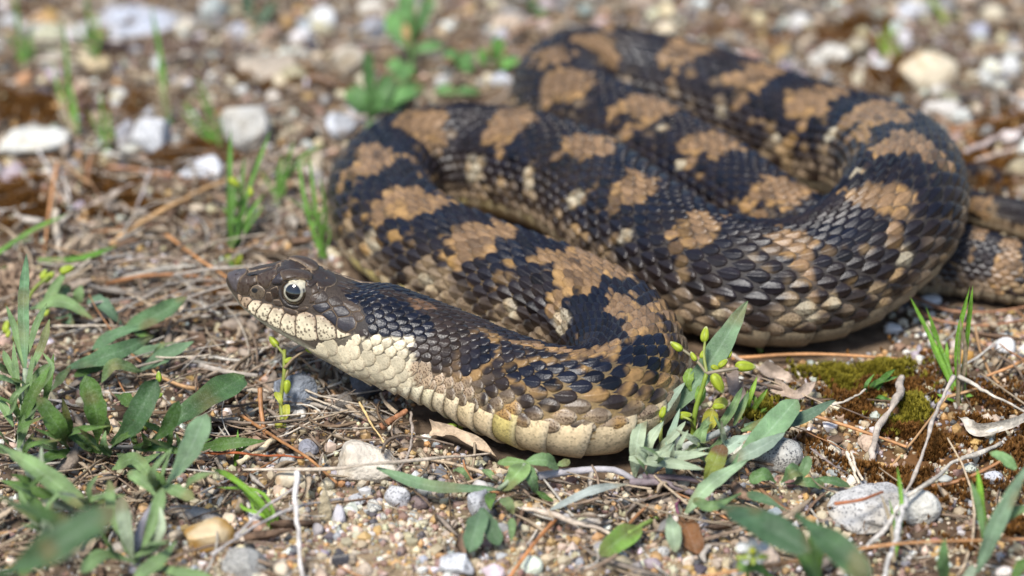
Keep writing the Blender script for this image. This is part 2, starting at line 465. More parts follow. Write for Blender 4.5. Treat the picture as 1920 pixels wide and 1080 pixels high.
def pattern(s, q, p):
    """albedo and speckle amount at body coordinates (s, q), world points p"""
    n1 = noise(p * 1.1, 11); n2 = noise(p * 3.7, 12); n3 = noise(p * 9.0, 13)
    c = mix(BLK, BRN, np.clip(0.30 + 0.45 * n1 + 0.25 * n2 + 0.9 * sstep(.2, .6, np.abs(q)), 0, 1))
    sp = np.zeros(s.shape)
    # lower flank: beige, speckled, patchy
    lo = sstep(.43, .60, np.abs(q) + 0.10 * n2 + .06 * n1)
    c = mix(c, BEI * .62, lo * sstep(-.35, .35, n2 + .30 * sstep(22, 10, s))); sp = np.maximum(sp, lo)
    # golden and cream flecks scattered along the flanks
    aq = np.abs(q)
    fk = noise(p * np.array([2.6, 2.6, 2.6]), 56) + .55 * noise(p * 7.5, 57)
    fm = sstep(.50, .68, fk + .14 * sstep(.36, .48, aq)) * sstep(.13, .24, aq) * (.45 + .55 * sstep(.3, .5, aq))
    c = mix(c, mix(ORG * .85, np.array([.27, .195, .115]), np.clip(.4 + .9 * n1 + .6 * sstep(.35, .55, aq), 0, 1)), fm); sp = np.maximum(sp, fm * sstep(.3, .45, aq))
    dl = field(BL, s, q, p, 21)
    ml = sstep(1.1, .88, dl)
    c = mix(c, mix(CRM * .58, ORG, np.clip(n3 * .6 + .1, 0, 1)), ml); sp = np.maximum(sp, ml)
    db = field(BD, s, q, p, 31)
    mb = sstep(1.06, .96, db)
    edge = sstep(.66, 1.0, db) * np.clip(.35 + 1.2 * sstep(.02, .2, np.abs(q)), 0, 1)
    c = mix(c, mix(TAN * (1 + .16 * n3[..., None]), ORG, np.clip(edge, 0, 1) * .75), mb)
    sp = np.where(mb > .5, .35, sp)
    dk = field(BKB, s, q, p, 41)
    mk_ = sstep(1.12, .95, dk); c = mix(c, BLK, mk_); sp = sp * (1 - mk_)
    c = mix(c, ORG, sstep(1.42, 1.2, dk) * sstep(1.0, 1.12, dk) * .6)
    # thin orange flecks on the front coil
    fl = sstep(.62, .75, noise(p * np.array([3.2, 3.2, 3.2]), 55)) * sstep(24, 18, s) * sstep(.12, .2, np.abs(q))
    c = mix(c, ORG * .8, fl * (1 - mb))
    # head and neck
    hm = sstep(6.6, 5.2, s)
    if np.any(hm > 0):
        i = np.where(hm > 0)
        pn = near_side(p[i]); pj = proj(pn)
        x, y = pj[..., 0] + 1.5 * noise(pn * 6, 61), pj[..., 1] + 1.5 * noise(pn * 6, 62)
        hc = mix(np.array([.032, .023, .018]), np.array([.055, .039, .028]), .5 + .5 * noise(pn * 4, 63))
        hc = np.where((s[i] > 3.1)[..., None], mix(np.array([.034, .023, .017]), BRN, np.clip(.5 + .5 * n2[i], 0, 1)), hc)
        hsp = np.where(s[i] < 2.6, .75, .1)
        m = inpoly(x, y, BROWNP); hc[m] = np.array([.17, .095, .05]); 
        m = inpoly(x, y, BLACKP); hc[m] = BLK * 1.1; hsp[m] = 0
        m = inpoly(x, y, CREAM); hc[m] = np.array([.58, .50, .345]); hsp[m] = .28
        far = (s[i] > 3.6) & ~inpoly(x, y, CREAM)
        m2 = (np.abs(q[i]) > .47 + .05 * n2[i]) & far
        hc[m2] = BEI * .9; hsp[m2] = .9
        c[i] = mix(c[i], hc, hm[i]); sp[i] = sp[i] * (1 - hm[i]) + hsp * hm[i]
    return c, sp

M_SCALE = material("snake_scale", rough=.32, spec=.36, var=.20, vscale=900, bump=.2, bscale=2600, speck=(.045, .020, .010), sscale=2300, samt=.85, sthr=.29)
M_SHIELD = material("snake_head_shield", rough=.40, spec=.36, var=.20, vscale=1100, bump=.18, bscale=2400, speck=(.035, .018, .011), sscale=1350, samt=.95, sthr=.285)
M_SKIN = material("snake_skin", rough=.6, spec=.3, var=.2, vscale=1500, bump=.3, bscale=3000)
M_EYE = material("snake_eye", rough=.06, spec=.6, coat=1.0)

snake = empty("snake", (C[:, 0].mean(), C[:, 1].mean(), 0))
tag(snake, "dark brown and tan blotched snake with upturned snout, coiled on the ground", "snake")
# ---- continuous body: one skin from snout to tail tip
ki = np.unique(np.concatenate([np.where(S < 4.6)[0], np.where(S >= 4.6)[0][::2], [NS - 1]]))
V = PT[ki][:, :96]
n = len(ki)
F = grid_faces(n, 96, wrap=True)
Vb = V.reshape(-1, 3)
sq = np.repeat(S[ki], 96); qq = np.tile(Q[:96], n)
bc, bs = pattern(sq, qq, Vb)
skin = mix(np.array([.040, .033, .028]), np.array([.22, .145, .055]), sstep(22, 12, sq) * sstep(5.5, 7.5, sq) * sstep(.1, .4, np.abs(qq)))
skin = skin * .75 + bc * .25
hw = sstep(3.6, 2.4, sq)
skin = mix(skin, np.array([.050, .036, .026]), hw * .85)
low = sstep(.60, .66, np.abs(qq)) * sstep(5, 3.5, sq)
skin = mix(skin, np.array([.50, .47, .34]), low)
tip0, tip1 = len(Vb), len(Vb) + 1
Vb = np.concatenate([Vb, [V[0].mean(0) - HD * .02], [V[-1].mean(0)]])
skin = np.concatenate([skin, [[.08, .06, .05]], [[.02, .02, .02]]])
j = np.arange(96)
caps = np.concatenate([np.stack([np.full(96, tip0), (j + 1) % 96, j, j], -1)[:, :4],
                       np.stack([np.full(96, tip1), (n - 1) * 96 + j, (n - 1) * 96 + (j + 1) % 96, (n - 1) * 96 + (j + 1) % 96], -1)])
def quads_and_tris(me_name, V, Fq, caps3):
    F = np.concatenate([np.stack([Fq[:, 0], Fq[:, 1], Fq[:, 2]], -1), np.stack([Fq[:, 0], Fq[:, 2], Fq[:, 3]], -1), caps3[:, :3]])
    return F
body = mk("body", Vb, quads_and_tris("body", Vb, F, caps), M_SKIN, snake, col=skin)
BVH = BVHTree.FromPolygons([tuple(v) for v in Vb], [tuple(f) for f in F.tolist()])

# ---- lattice of overlapping keeled scales
rowq = lambda jj: np.sign(jj) * .62 * (np.abs(jj) / 12.5) ** 1.2
per = np.interp(S, [0, 3, 5, 9, 20, LEN - 16, LEN], [.24, .25, .30, .41, .48, .42, .12]) * np.interp(S, [0, 10, 200], [1, 1, 1])
per = np.where(S > LEN - 24, np.maximum(.32 * R, .05), per)
phase = np.concatenate([[0], np.cumsum(np.diff(S) / ((per[1:] + per[:-1]) / 2))])
items = []
for jj in range(-17, 18):
    cols = np.arange(int(phase[-1]) - 1) + (0.5 if jj % 2 else 0.0)
    s0 = np.interp(cols, phase, S)
    q0 = np.full(len(s0), rowq(jj))
    lim = .63 + .24 * sstep(4.8, 3.4, s0)
    keep = (np.abs(q0) < lim) & (s0 > 2.1) & ~((s0 < 5.0) & (np.abs(q0) > .47))
    wq = (rowq(abs(jj) + .5) - rowq(abs(jj) - .5)) if jj else 2 * rowq(.5)
    for a, b in zip(s0[keep], q0[keep]):
        items.append((a, b, wq, abs(jj)))
for jj in range(0, 6):                       # larger throat scales below the jaw
    for a in np.arange(1.95 + (.17 if jj % 2 else 0), 5.0, .34):
        for sd_ in (-1, 1):
            b = .50 + .062 * jj
            if b < .63 + .24 * float(sstep(4.8, 3.4, a)):
                items.append((a, sd_ * b, .080, 16.5))
items = np.array(items)
s0, q0, wq, jr = items.T
s0 = s0 + rng.normal(0, .012, len(s0)) * np.interp(s0, S, per) / .4
pc = tab(PT, s0 + .3 * np.interp(s0, S, per), q0)
pj = proj(near_side(pc))
PLATE_REGION = z4([(100, 250), (600, 90), (760, 100), (985, 225), (1000, 330), (1030, 460), (1150, 515), (1195, 620), (1140, 720), (1010, 800), (700, 800), (400, 680), (100, 480)])
inhead = inpoly(pj[:, 0], pj[:, 1], PLATE_REGION) & (s0 < 3.6)
under = (s0 < 2.1) & (np.abs(q0) > .56)
ok = ~inhead & ~under
s0, q0, wq, jr, pc = s0[ok], q0[ok], wq[ok], jr[ok], pc[ok]
pr = np.interp(s0, S, per)
pr = np.where((s0 < 5.0) & (np.abs(q0) > .47), .34, pr)
stz = tab(ST, s0, q0)
thr = jr > 16
ln = pr * np.where(thr, 1.55, 1.26) * np.clip(1 / stz, .72, 1.5) ** .55                 # plates do not stretch with the skin
kee = np.interp(s0, [0, 3.2, 5.5, 9], [0, .05, .4, 1]) * np.interp(jr, [0, 9, 12, 16], [1, 1, .35, 0])
ag = np.array([0, .22, .46, .68, .85, .96, 1.0])
wg = np.array([.50, .86, 1.0, .94, .72, .40, .10])
bgd = np.array([-1, -.87, -.5, -.09, 0, .09, .5, .87, 1])
na, nb = len(ag), len(bgd)
A_, B_ = np.meshgrid(ag, bgd, indexing='ij')
W_ = np.repeat(wg[:, None], nb, 1)
n = len(s0)
sv = s0[:, None, None] + (A_ - .12)[None] * ln[:, None, None]
sv = np.clip(sv, 0.02, S[-1])
qv = q0[:, None, None] + (B_ * W_)[None] * (wq * np.interp(s0, [4, 6, 18, 24], [.88, .95, .95, .87]))[:, None, None]
hh = np.interp(s0, [0, 3, 6, 10], [.022, .028, .050, .056]) * np.clip(np.interp(s0, S, R) / 1.25, .1, 1.15)
hsz = hh * rng.uniform(.8, 1.25, n) * np.where(thr, .8, 1)
rise = -.45 + 1.45 * A_ ** .8
dome = -.75 * np.abs(B_) ** 2.0 * (A_ > 0)
keel = np.where(np.abs(B_) < .01, 1, 0) * sstep(0, .15, A_) * sstep(1.0, .9, A_) * .26
rim = np.where((np.abs(B_) > .95) | (A_ > .99), -.55, 0)
hv = (rise + dome + rim)[None] * hsz[:, None, None] + (keel[None] * (kee * hsz)[:, None, None])
hv += (.5 * np.abs(B_) ** 2)[None] * (hsz * thr)[:, None, None]
# scales lean a little, one side prouder than the other
hv += (B_[None] * rng.normal(0, .10, n)[:, None, None]) * hsz[:, None, None]
pv = tab(PT, sv, qv); nv = tab(NT, sv, qv)
SV = pv + nv * hv[..., None]
# colour: mostly that of the scale's centre
cs_, cq_ = s0 + .45 * pr, q0
smix = cs_[:, None, None] * .45 + sv * .55; qmix = cq_[:, None, None] * .45 + qv * .55
ccol, csp = pattern(smix.ravel(), qmix.ravel(), tab(PT, smix, qmix).reshape(-1, 3))
ccol = ccol.reshape(n, na, nb, 3); csp = csp.reshape(n, na, nb)
vary = rng.uniform(.74, 1.26, n) * np.where(rng.uniform(0, 1, n) < .10, .5, 1)
ccol *= np.where(((s0 < 5.2) & (np.abs(q0) > .4)), np.clip(vary, .88, 1.12), vary)[:, None, None, None]
edgew = np.maximum(sstep(.8, 1, np.abs(B_)), sstep(.86, 1, A_))
pale = ccol.mean(-1, keepdims=True)
ecol = np.where(pale > .3, ccol * np.array([.62, .54, .42]), np.where(pale > .10, ccol * .62, ccol * .9 + np.array([.016, .011, .008])))
ec = np.clip(edgew[None, ..., None] * .75, 0, 1)
ccol = ccol * (1 - ec) + ecol * ec
# flank scales of the front half end in a pale tip
ptip = (sstep(.44, .58, np.abs(q0)) * sstep(30, 14, s0))[:, None, None] * sstep(.9, .97, A_)[None]
ccol = ccol * (1 - .6 * ptip[..., None]) + np.array([.6, .5, .36]) * .6 * ptip[..., None]
SC = np.concatenate([ccol, csp[..., None]], -1)
fsc = grid_faces(na, nb)
if sg < 0:
    fsc = fsc[:, ::-1]
# which plates show largest in the picture
ctr = SV[:, 3, 4]
pjc = proj(ctr)
nn = tab(NT, s0 + .4 * pr, q0)
vd = CAM - ctr; dcam = np.linalg.norm(vd, axis=1)
area = ln * wq * np.interp(s0, S, R) * np.clip(np.sum(nn * vd, 1) / dcam, 0, 1) / dcam ** 2
vis = (pjc[:, 0] > 0) & (pjc[:, 0] < 1920) & (pjc[:, 1] > 0) & (pjc[:, 1] < 1080)
for k in np.where(vis & (area > np.sort(area)[-1600]))[0]:
    h = BVH.ray_cast(Vector(CAM), Vector(-vd[k] / dcam[k]))
    if h[0] is None or h[3] < dcam[k] - .25:
        vis[k] = False
order = np.argsort(-np.where(vis, area, 0))
big = np.zeros(n, bool); big[order[:300]] = True
def joined(mask, SVx, fx, Cx, nv):
    idx = np.where(mask)[0]
    Vv = SVx[idx].reshape(-1, 3)
    Ff = (fx[None] + (np.arange(len(idx)) * nv)[:, None, None]).reshape(-1, 4)
    return Vv, Ff, Cx[idx].reshape(-1, Cx.shape[-1])
Vj, Fj, Cj = joined(~big, SV.reshape(n, -1, 3), fsc, SC.reshape(n, -1, 4), na * nb)
tag(mk("small_scales", Vj, Fj, M_SCALE, snake, col=Cj), kind="stuff")
for k in order[:300]:
    mk("scale", SV[k].reshape(-1, 3), fsc, M_SCALE, snake, col=SC[k].reshape(-1, 4), origin=ctr[k])

# ---- wide belly plates
pv_ = .52 * np.interp(S, [0, 4, 8, 20, 300], [.62, .70, 1.0, 1.12, 1.12]) * np.clip(R / 1.3, .1, 2)
phv = np.concatenate([[0], np.cumsum(np.diff(S) / ((pv_[1:] + pv_[:-1]) / 2))])
sv0 = np.interp(np.arange(int(phv[-1]) - 1), phv, S)
sv0 = sv0[(sv0 > 3.3)]
a5 = np.array([0, .35, .75, .95, 1.0]); b17 = np.linspace(-1, 1, 23)
A5, B5 = np.meshgrid(a5, b17, indexing='ij')
nb5 = len(sv0)
pw = np.interp(sv0, S, pv_)
wid = .405 - .16 * sstep(4.8, 3.3, sv0) + .03 * sstep(5, 7, sv0) * sstep(22, 14, sv0)
sV = sv0[:, None, None] + (A5 * 1.12 - .05)[None] * pw[:, None, None] + (.22 * (np.abs(B5) ** 3))[None] * pw[:, None, None]
qV = 1 + B5[None] * wid[:, None, None]
hV = (.004 + .062 * A5 ** 1.3 - .05 * (A5 > .99) - .03 * (np.abs(B5) > .99))
sV = np.clip(sV, 0, S[-1])
VV = tab(PT, sV, qV) + tab(NT, sV, qV) * hV[None, ..., None]
tone = rng.uniform(0, 1, nb5) ** 1.5
f = sstep(40, 10, sv0)[:, None]
vc = (mix(np.array([.66, .51, .31]), np.array([.56, .45, .16]), sstep(.3, .8, tone)) * f + mix(np.array([.22, .17, .11]), np.array([.30, .24, .15]), tone) * (1 - f))
vc = mix(vc, np.array([.70, .62, .44]), sstep(6.5, 4.5, sv0))
VC = np.repeat(np.repeat(vc[:, None, None], 5, 1), len(b17), 2).copy()
VC *= (1 - .6 * (A5 < .2))[None, ..., None]
pale2 = sstep(.8, .95, A5)[None, ..., None]
VC = VC * (1 - .4 * pale2) + np.array([.72, .60, .42]) * .4 * pale2 * f[..., None, None] + VC * .4 * pale2 * (1 - f[..., None, None])
VC = np.concatenate([VC, np.full(VC.shape[:3] + (1,), .4)], -1)
fv = grid_faces(5, len(b17))
if sg < 0:
    fv = fv[:, ::-1]
bcn = VV[:, 2, 19]; bcn2 = VV[:, 2, 3]
show = np.zeros(nb5, bool)
for k in range(nb5):
    for p_ in (VV[k, 2, 1], VV[k, 2, 21]):
        v = p_ - CAM; dd = np.linalg.norm(v)
        x, y, _ = proj(p_)
        if 0 < x < 1920 and 0 < y < 1080:
            h = BVH.ray_cast(Vector(CAM), Vector(v / dd))
            if h[0] is None or h[3] > dd - .2:
                show[k] = True
Vj, Fj, Cj = joined(~show, VV.reshape(nb5, -1, 3), fv, VC.reshape(nb5, -1, 4), 5 * len(b17))
tag(mk("hidden_belly_scales", Vj, Fj, M_SCALE, snake, col=Cj), kind="stuff")
for k in np.where(show)[0]:
    mk("belly_scale", VV[k].reshape(-1, 3), fv, M_SHIELD, snake, col=VC[k].reshape(-1, 4))

# ---- head shields: outlines laid on the head's near flank, mirrored to the far one
HDEP = float((SNOUT + HD * 1.5 - CAM) @ FWD)
def outline(poly, npt=30):
    p = np.array(poly, float)
    for _ in range(1):
        nx = np.roll(p, -1, 0)
        p = np.stack([p * .88 + nx * .12, p * .12 + nx * .88], 1).reshape(-1, 2)
    cl = np.concatenate([p, p[:1]])
    L = np.concatenate([[0], np.cumsum(np.linalg.norm(np.diff(cl, axis=0), axis=1))])
    t = np.linspace(0, L[-1], npt, endpoint=False)
    return np.stack([np.interp(t, L, cl[:, 0]), np.interp(t, L, cl[:, 1])], -1)
def shield(name, poly, h=.03, col=None, spk=.7, shrink=1.01, edge=(.26, .19, .125)):
    o = outline(z4(poly)); c = o.mean(0)
    ring = [(1.0, .003), (.955, h * .5), (.89, h * .88), (.72, h), (.42, h * 1.08), (0.02, h * 1.12)]
    Vs, Vm, cc = [], [], []
    for (f, z) in ring:
        for x, y in c + (o - c) * f * shrink:
            d = ray(x, y); d = d / np.linalg.norm(d)
            hit = BVH.ray_cast(Vector(CAM), Vector(d))
            if hit[0] is None:
                best = BVH.find_nearest(Vector(CAM + d * (HDEP / (d @ FWD)))); hit = (best[0], best[1])
            pn = np.array(hit[0]); nr = np.array(hit[1])
            if nr @ d > 0: nr = -nr
            pt = pn + nr * z
            Vs.append(pt)
    Vs = np.array(Vs)
    m = len(o); nr_ = len(ring)
    Fq = grid_faces(nr_, m, wrap=True)
    if col is None:
        b, _ = pattern(np.full(1, 1.2), np.full(1, .2), Vs[-m:].mean(0)[None])
        b = b[0]
    else:
        b = np.array(col)
    cl = np.repeat(b[None], len(Vs), 0) * (1 + .12 * noise(Vs * 9, 70)[:, None])
    fr = np.repeat(np.array([1, .75, .08, 0, 0, 0]), m)[:, None]
    cl = cl * (1 - fr) + np.array(edge) * fr
    if name == "lip_scale":                       # upper edge of each lip scale is brown and densely speckled
        hz = (Vs - SNOUT) @ HZ; hz = (hz - hz.min()) / (np.ptp(hz) + 1e-6)
        cl = mix(cl, np.array([.24, .165, .105]), sstep(.62, 1.0, hz + .15 * noise(Vs * 7, 71)) * .85)
    C4 = np.concatenate([cl, np.full((len(Vs), 1), spk)], 1)
    # face direction
    a, b_, c_ = Vs[Fq[0, 0]], Vs[Fq[0, 1]], Vs[Fq[0, 2]]
    k = m * 2
    nrm = np.cross(Vs[k + 1] - Vs[k], Vs[k + m] - Vs[k])
    if nrm @ (CAM - Vs[k]) < 0:
        Fq = Fq[:, ::-1]
    o1 = mk(name, Vs, Fq, M_SHIELD, snake, col=C4, origin=Vs.mean(0))
    Vm = mirror(Vs)
    mk(name, Vm, Fq[:, ::-1], M_SHIELD, snake, col=C4, origin=Vm.mean(0))
    return o1
HB = (.036, .026, .020); HB2 = (.056, .038, .026); HDK = (.014, .013, .018); LAB = (.60, .515, .355); LABB = (.33, .235, .15)
shield("rostral_scale", [(178, 272), (240, 262), (335, 258), (330, 290), (285, 330), (268, 380), (262, 437), (240, 420), (208, 360), (183, 310)], .05, (.075, .062, .062), .15)
shield("nasal_scale", [(268, 432), (270, 372), (292, 330), (342, 287), (415, 277), (405, 330), (410, 365), (372, 380), (350, 420), (352, 455), (300, 458)], .035, HB2, .9)
shield("nostril_scale", [(352, 422), (376, 387), (415, 374), (450, 395), (470, 422), (460, 460), (438, 485), (390, 478), (357, 460)], .02, (.10, .075, .05), .5)
shield("prefrontal_scale", [(338, 262), (440, 222), (568, 172), (560, 250), (480, 255), (415, 272), (345, 282)], .04, HB, .8)
shield("loreal_scale", [(412, 277), (480, 260), (555, 262), (563, 300), (520, 340), (500, 398), (470, 408), (415, 363), (408, 330)], .035, HB2, .9)
shield("preocular_scale", [(568, 300), (600, 278), (612, 335), (588, 372), (517, 370), (522, 345)], .04, (.03, .026, .03), .4)
shield("loreal_scale", [(480, 430), (510, 430), (522, 470), (515, 510), (490, 500), (465, 480)], .025, HB2, .5)
shield("loreal_scale", [(506, 408), (560, 382), (572, 420), (568, 468), (530, 478), (522, 440)], .03, HB, .6)
shield("supraocular_scale", [(575, 292), (640, 276), (760, 284), (822, 310), (827, 342), (790, 352), (700, 338), (620, 345), (600, 330)], .10, HB2, .5)
shield("frontal_scale", [(588, 180), (640, 152), (720, 146), (790, 178), (822, 228), (800, 260), (720, 266), (604, 268), (578, 240)], .035, HB, .8)
shield("parietal_scale", [(804, 265), (835, 238), (920, 215), (1000, 243), (992, 300), (930, 330), (870, 352), (835, 335), (815, 290)], .03, HB, .7)
shield("temporal_scale", [(850, 362), (930, 336), (997, 308), (1010, 350), (975, 385), (900, 405), (862, 395)], .03, HB, .6)
for q_ in ([(532, 490), (578, 488), (600, 530), (565, 535), (538, 520)], [(600, 540), (640, 552), (708, 570), (708, 596), (660, 600), (612, 572)],
           [(716, 557), (770, 540), (792, 550), (770, 572), (730, 577)], [(816, 458), (872, 432), (884, 470), (835, 505), (803, 512)], [(820, 405), (850, 398), (872, 425), (822, 450)]):
    shield("ocular_scale", q_, .03, HB2, .5, shrink=1.12)
SHELF = [
 ([(264, 442), (300, 463), (287, 500), (297, 528), (275, 500)], LABB), ([(303, 466), (352, 470), (372, 490), (338, 530), (333, 560), (298, 532), (291, 500)], LABB),
 ([(377, 492), (435, 494), (450, 511), (403, 570), (394, 608), (338, 562), (343, 530)], (.66, .55, .38)), ([(454, 514), (520, 522), (529, 541), (492, 600), (480, 657), (398, 613), (405, 573)], LAB),
 ([(533, 546), (600, 556), (614, 586), (587, 640), (580, 712), (483, 663), (495, 603)], LAB), ([(620, 589), (680, 606), (700, 612), (691, 680), (699, 768), (583, 716), (590, 643)], LAB),
 ([(707, 602), (770, 577), (830, 602), (848, 640), (848, 720), (867, 793), (780, 798), (704, 772), (697, 680)], LAB),
 ([(842, 602), (900, 607), (958, 650), (997, 702), (1002, 778), (940, 793), (874, 794), (858, 720), (857, 640)], LAB), ([(1004, 704), (1050, 738), (1110, 738), (1113, 755), (1012, 783)], LAB)]
for pl, cl_ in SHELF:
    shield("lip_scale", pl, .03, cl_, .75, shrink=1.015, edge=(.38, .28, .19))
for pl, cl_ in [([(820, 530), (930, 507), (963, 545), (890, 590), (852, 572)], HDK), ([(893, 596), (965, 562), (1008, 620), (1000, 688), (960, 650)], HDK),
                ([(1015, 626), (1130, 612), (1150, 660), (1140, 700), (1080, 733), (1012, 695)], (.03, .026, .03)), ([(972, 547), (1060, 532), (1108, 588), (1090, 608), (1017, 618)], (.022, .019, .022)),
                ([(942, 482), (1000, 462), (1053, 510), (1050, 530), (972, 540), (947, 512)], HB), ([(890, 430), (905, 420), (945, 468), (935, 500), (845, 522), (840, 500)], HB),
                ([(1045, 508), (1110, 500), (1170, 540), (1180, 570), (1117, 583), (1064, 532)], HB2), ([(1119, 590), (1180, 577), (1213, 620), (1192, 648), (1156, 655)], HB2)]:
    shield("temporal_scale", pl, .035, cl_, .2, shrink=1.13)

# ---- eyes and nostrils
def sphere_grid(nu, nv):
    th = np.linspace(0, math.pi, nu); f = np.linspace(0, 2 * math.pi, nv, endpoint=False)
    t, f = np.meshgrid(th, f, indexing='ij')
    return np.stack([np.sin(t) * np.cos(f), np.sin(t) * np.sin(f), np.cos(t)], -1).reshape(-1, 3), grid_faces(nu, nv, wrap=True)
d = ray(552.5, 551.5); d /= np.linalg.norm(d)
hit = BVH.ray_cast(Vector(CAM), Vector(d))
EYE = np.array(hit[0]) - HY * .17
ER = .342
ax = HY * .92 + HZ * .34 - HX * .12; ax /= np.linalg.norm(ax)
u1 = np.cross(HZ, ax); u1 /= np.linalg.norm(u1); u2 = np.cross(ax, u1)
sp_, fe = sphere_grid(40, 64)
th = np.degrees(np.arccos(sp_[:, 2])); up_ = sp_[:, 1]
ec_ = np.zeros((len(sp_), 3)) + np.array([.03, .02, .012])
irn = noise(sp_ * 7, 81)
topm = sstep(.16, .40, up_ - .20 * np.abs(sp_[:, 0]) + .12 * irn + .05 * noise(sp_ * 18, 82))
ec_ = mix(ec_, np.array([.50, .45, .32]) * (1 + .3 * irn[:, None]), topm)
ec_ = mix(ec_, np.array([.40, .37, .28]) * (1 + .35 * irn[:, None]), sstep(38, 36.5, th) * sstep(27, 29, th))
ec_ = mix(ec_, np.array([.004, .004, .006]), sstep(31, 29.5, th))
ec_ = mix(ec_, np.array([.02, .016, .012]), sstep(66, 74, th))
for side in (0, 1):
    Ve = EYE + ER * (sp_[:, :1] * u1 + sp_[:, 1:2] * u2 + sp_[:, 2:] * ax)
    cap = sp_[:64 * 7]
    Vp = EYE + (ER + .006) * (cap[:, :1] * u1 * .95 + cap[:, 1:2] * u2 * .95 + np.sqrt(np.clip(1 - .9025 * (1 - cap[:, 2:] ** 2), 0, 1)) * ax)
    # rim of skin round the eye
    ta, tb = np.meshgrid(np.linspace(0, 2 * math.pi, 48, endpoint=False), np.linspace(0, 2 * math.pi, 10, endpoint=False), indexing='ij')
    rr = ER * 1.02 + (.045 + .012 * np.sin(ta * 9)) * np.cos(tb)
    zz = .045 * np.sin(tb) + .10
    Vr = EYE + rr[..., None] * (np.cos(ta)[..., None] * u1 + np.sin(ta)[..., None] * u2) + zz[..., None] * ax
    Vr = Vr.reshape(-1, 3)
    Fr = np.stack([np.arange(480), (np.arange(480) // 10) * 10 + (np.arange(480) + 1) % 10, 0 * np.arange(480), 0 * np.arange(480)], -1)
    i_, j_ = np.meshgrid(np.arange(48), np.arange(10), indexing='ij')
    Fr = np.stack([i_ * 10 + j_, i_ * 10 + (j_ + 1) % 10, ((i_ + 1) % 48) * 10 + (j_ + 1) % 10, ((i_ + 1) % 48) * 10 + j_], -1).reshape(-1, 4)
    nd = ray(479.5, 545); nd /= np.linalg.norm(nd)
    nh = BVH.ray_cast(Vector(CAM), Vector(nd)); nh = np.array(nh[0]) + np.array(nh[1]) * .02
    Vn = nh + .085 * sp_[:, :1] * HX + .065 * sp_[:, 1:2] * HZ + .014 * sp_[:, 2:] * HY
    if side:
        Ve, Vp, Vr, Vn = mirror(Ve), mirror(Vp), mirror(Vr), mirror(Vn)
    e = mk("eye", Ve, fe if not side else fe[:, ::-1], M_EYE, snake, col=ec_, origin=Ve.mean(0))
    mk("pupil", Vp, grid_faces(7, 64, wrap=True), M_EYE, e, col=np.full((len(Vp), 3), .004))
    mk("eye_rim", Vr, Fr, M_SCALE, snake, col=np.concatenate([np.tile([.035, .028, .024], (480, 1)), np.zeros((480, 1))], 1))
    mk("nostril", Vn, fe, M_SKIN, snake, col=np.full((len(Vn), 3), .02))
cam_d.dof.focus_distance = float((EYE - CAM) @ FWD) * U - .004
# ================================================================== GROUND
_g = (S > 4.6) & (C[:, 2] - .88 * R < .3)     # not the head and the lifted bend, which are clear of the ground
CXY = C[_g][::6, :2]; CR = R[_g][::6]
def gap(xy):
    """distance (cm) from the snake's flank, seen from above"""
    xy = np.atleast_2d(xy)
    out = np.empty(len(xy))
    for a in range(0, len(xy), 4000):
        d = np.linalg.norm(xy[a:a + 4000, None] - CXY[None], axis=2) - CR[None]
        out[a:a + 4000] = d.min(1)
    return out
def gh0(x, y):
    p = np.stack([np.asarray(x, float), np.asarray(y, float)], -1)
    return .34 * fbm(p * .16, 101, 3) + .16 * fbm(p * .7, 102, 3) + .05 * fbm(p * 2.6, 103, 3)
def gh(x, y):
    sh = np.shape(x)
    x = np.ravel(np.asarray(x, float)); y = np.ravel(np.asarray(y, float))
    h = gh0(x, y)
    far = (np.abs(x) > 30) | (np.abs(y) > 40)
    d = np.full(len(x), 9.0)
    if (~far).any():
        d[~far] = gap(np.stack([x, y], -1)[~far])
    k = sstep(1.6, -.4, d)
    h = h * (1 - k) - .06 * k
    return h.reshape(sh)
def PG(px, py, dz=0.0):
    z = 0.0
    for _ in range(3):
        p = P(px, py, z + dz)
        z = float(gh(p[0], p[1]))
    return P(px, py, z + dz)

# zones of the ground, as (photo x, photo y, half width, half height)
def zone(lst, px, py):
    r = np.zeros(np.shape(px))
    for (x, y, a, b) in lst:
        r = np.maximum(r, np.exp(-((px - x) / a) ** 2 - ((py - y) / b) ** 2))
    return r
Z_SAND = [(680, 1010, 330, 110), (1480, 900, 160, 70), (1000, 1040, 200, 60), (1280, 1040, 150, 60)]
Z_RMOSS = [(1760, 830, 170, 90), (30, 375, 180, 55), (90, 200, 150, 26), (1880, 300, 90, 50), (1650, 150, 120, 22), (1500, 70, 130, 20), (240, 380, 100, 30), (1860, 1010, 60, 30), (470, 560, 60, 30), (1640, 790, 90, 50), (560, 160, 90, 16), (1580, 70, 110, 14), (760, 215, 60, 10), (330, 300, 90, 16)]
Z_GMOSS = [(1600, 715, 75, 32), (1690, 780, 34, 22), (1440, 795, 34, 14)]
Z_LITTER = [(330, 640, 330, 150), (180, 480, 260, 110), (560, 800, 260, 60), (200, 950, 260, 120), (450, 420, 160, 100), (1150, 980, 330, 60), (900, 830, 200, 60)]

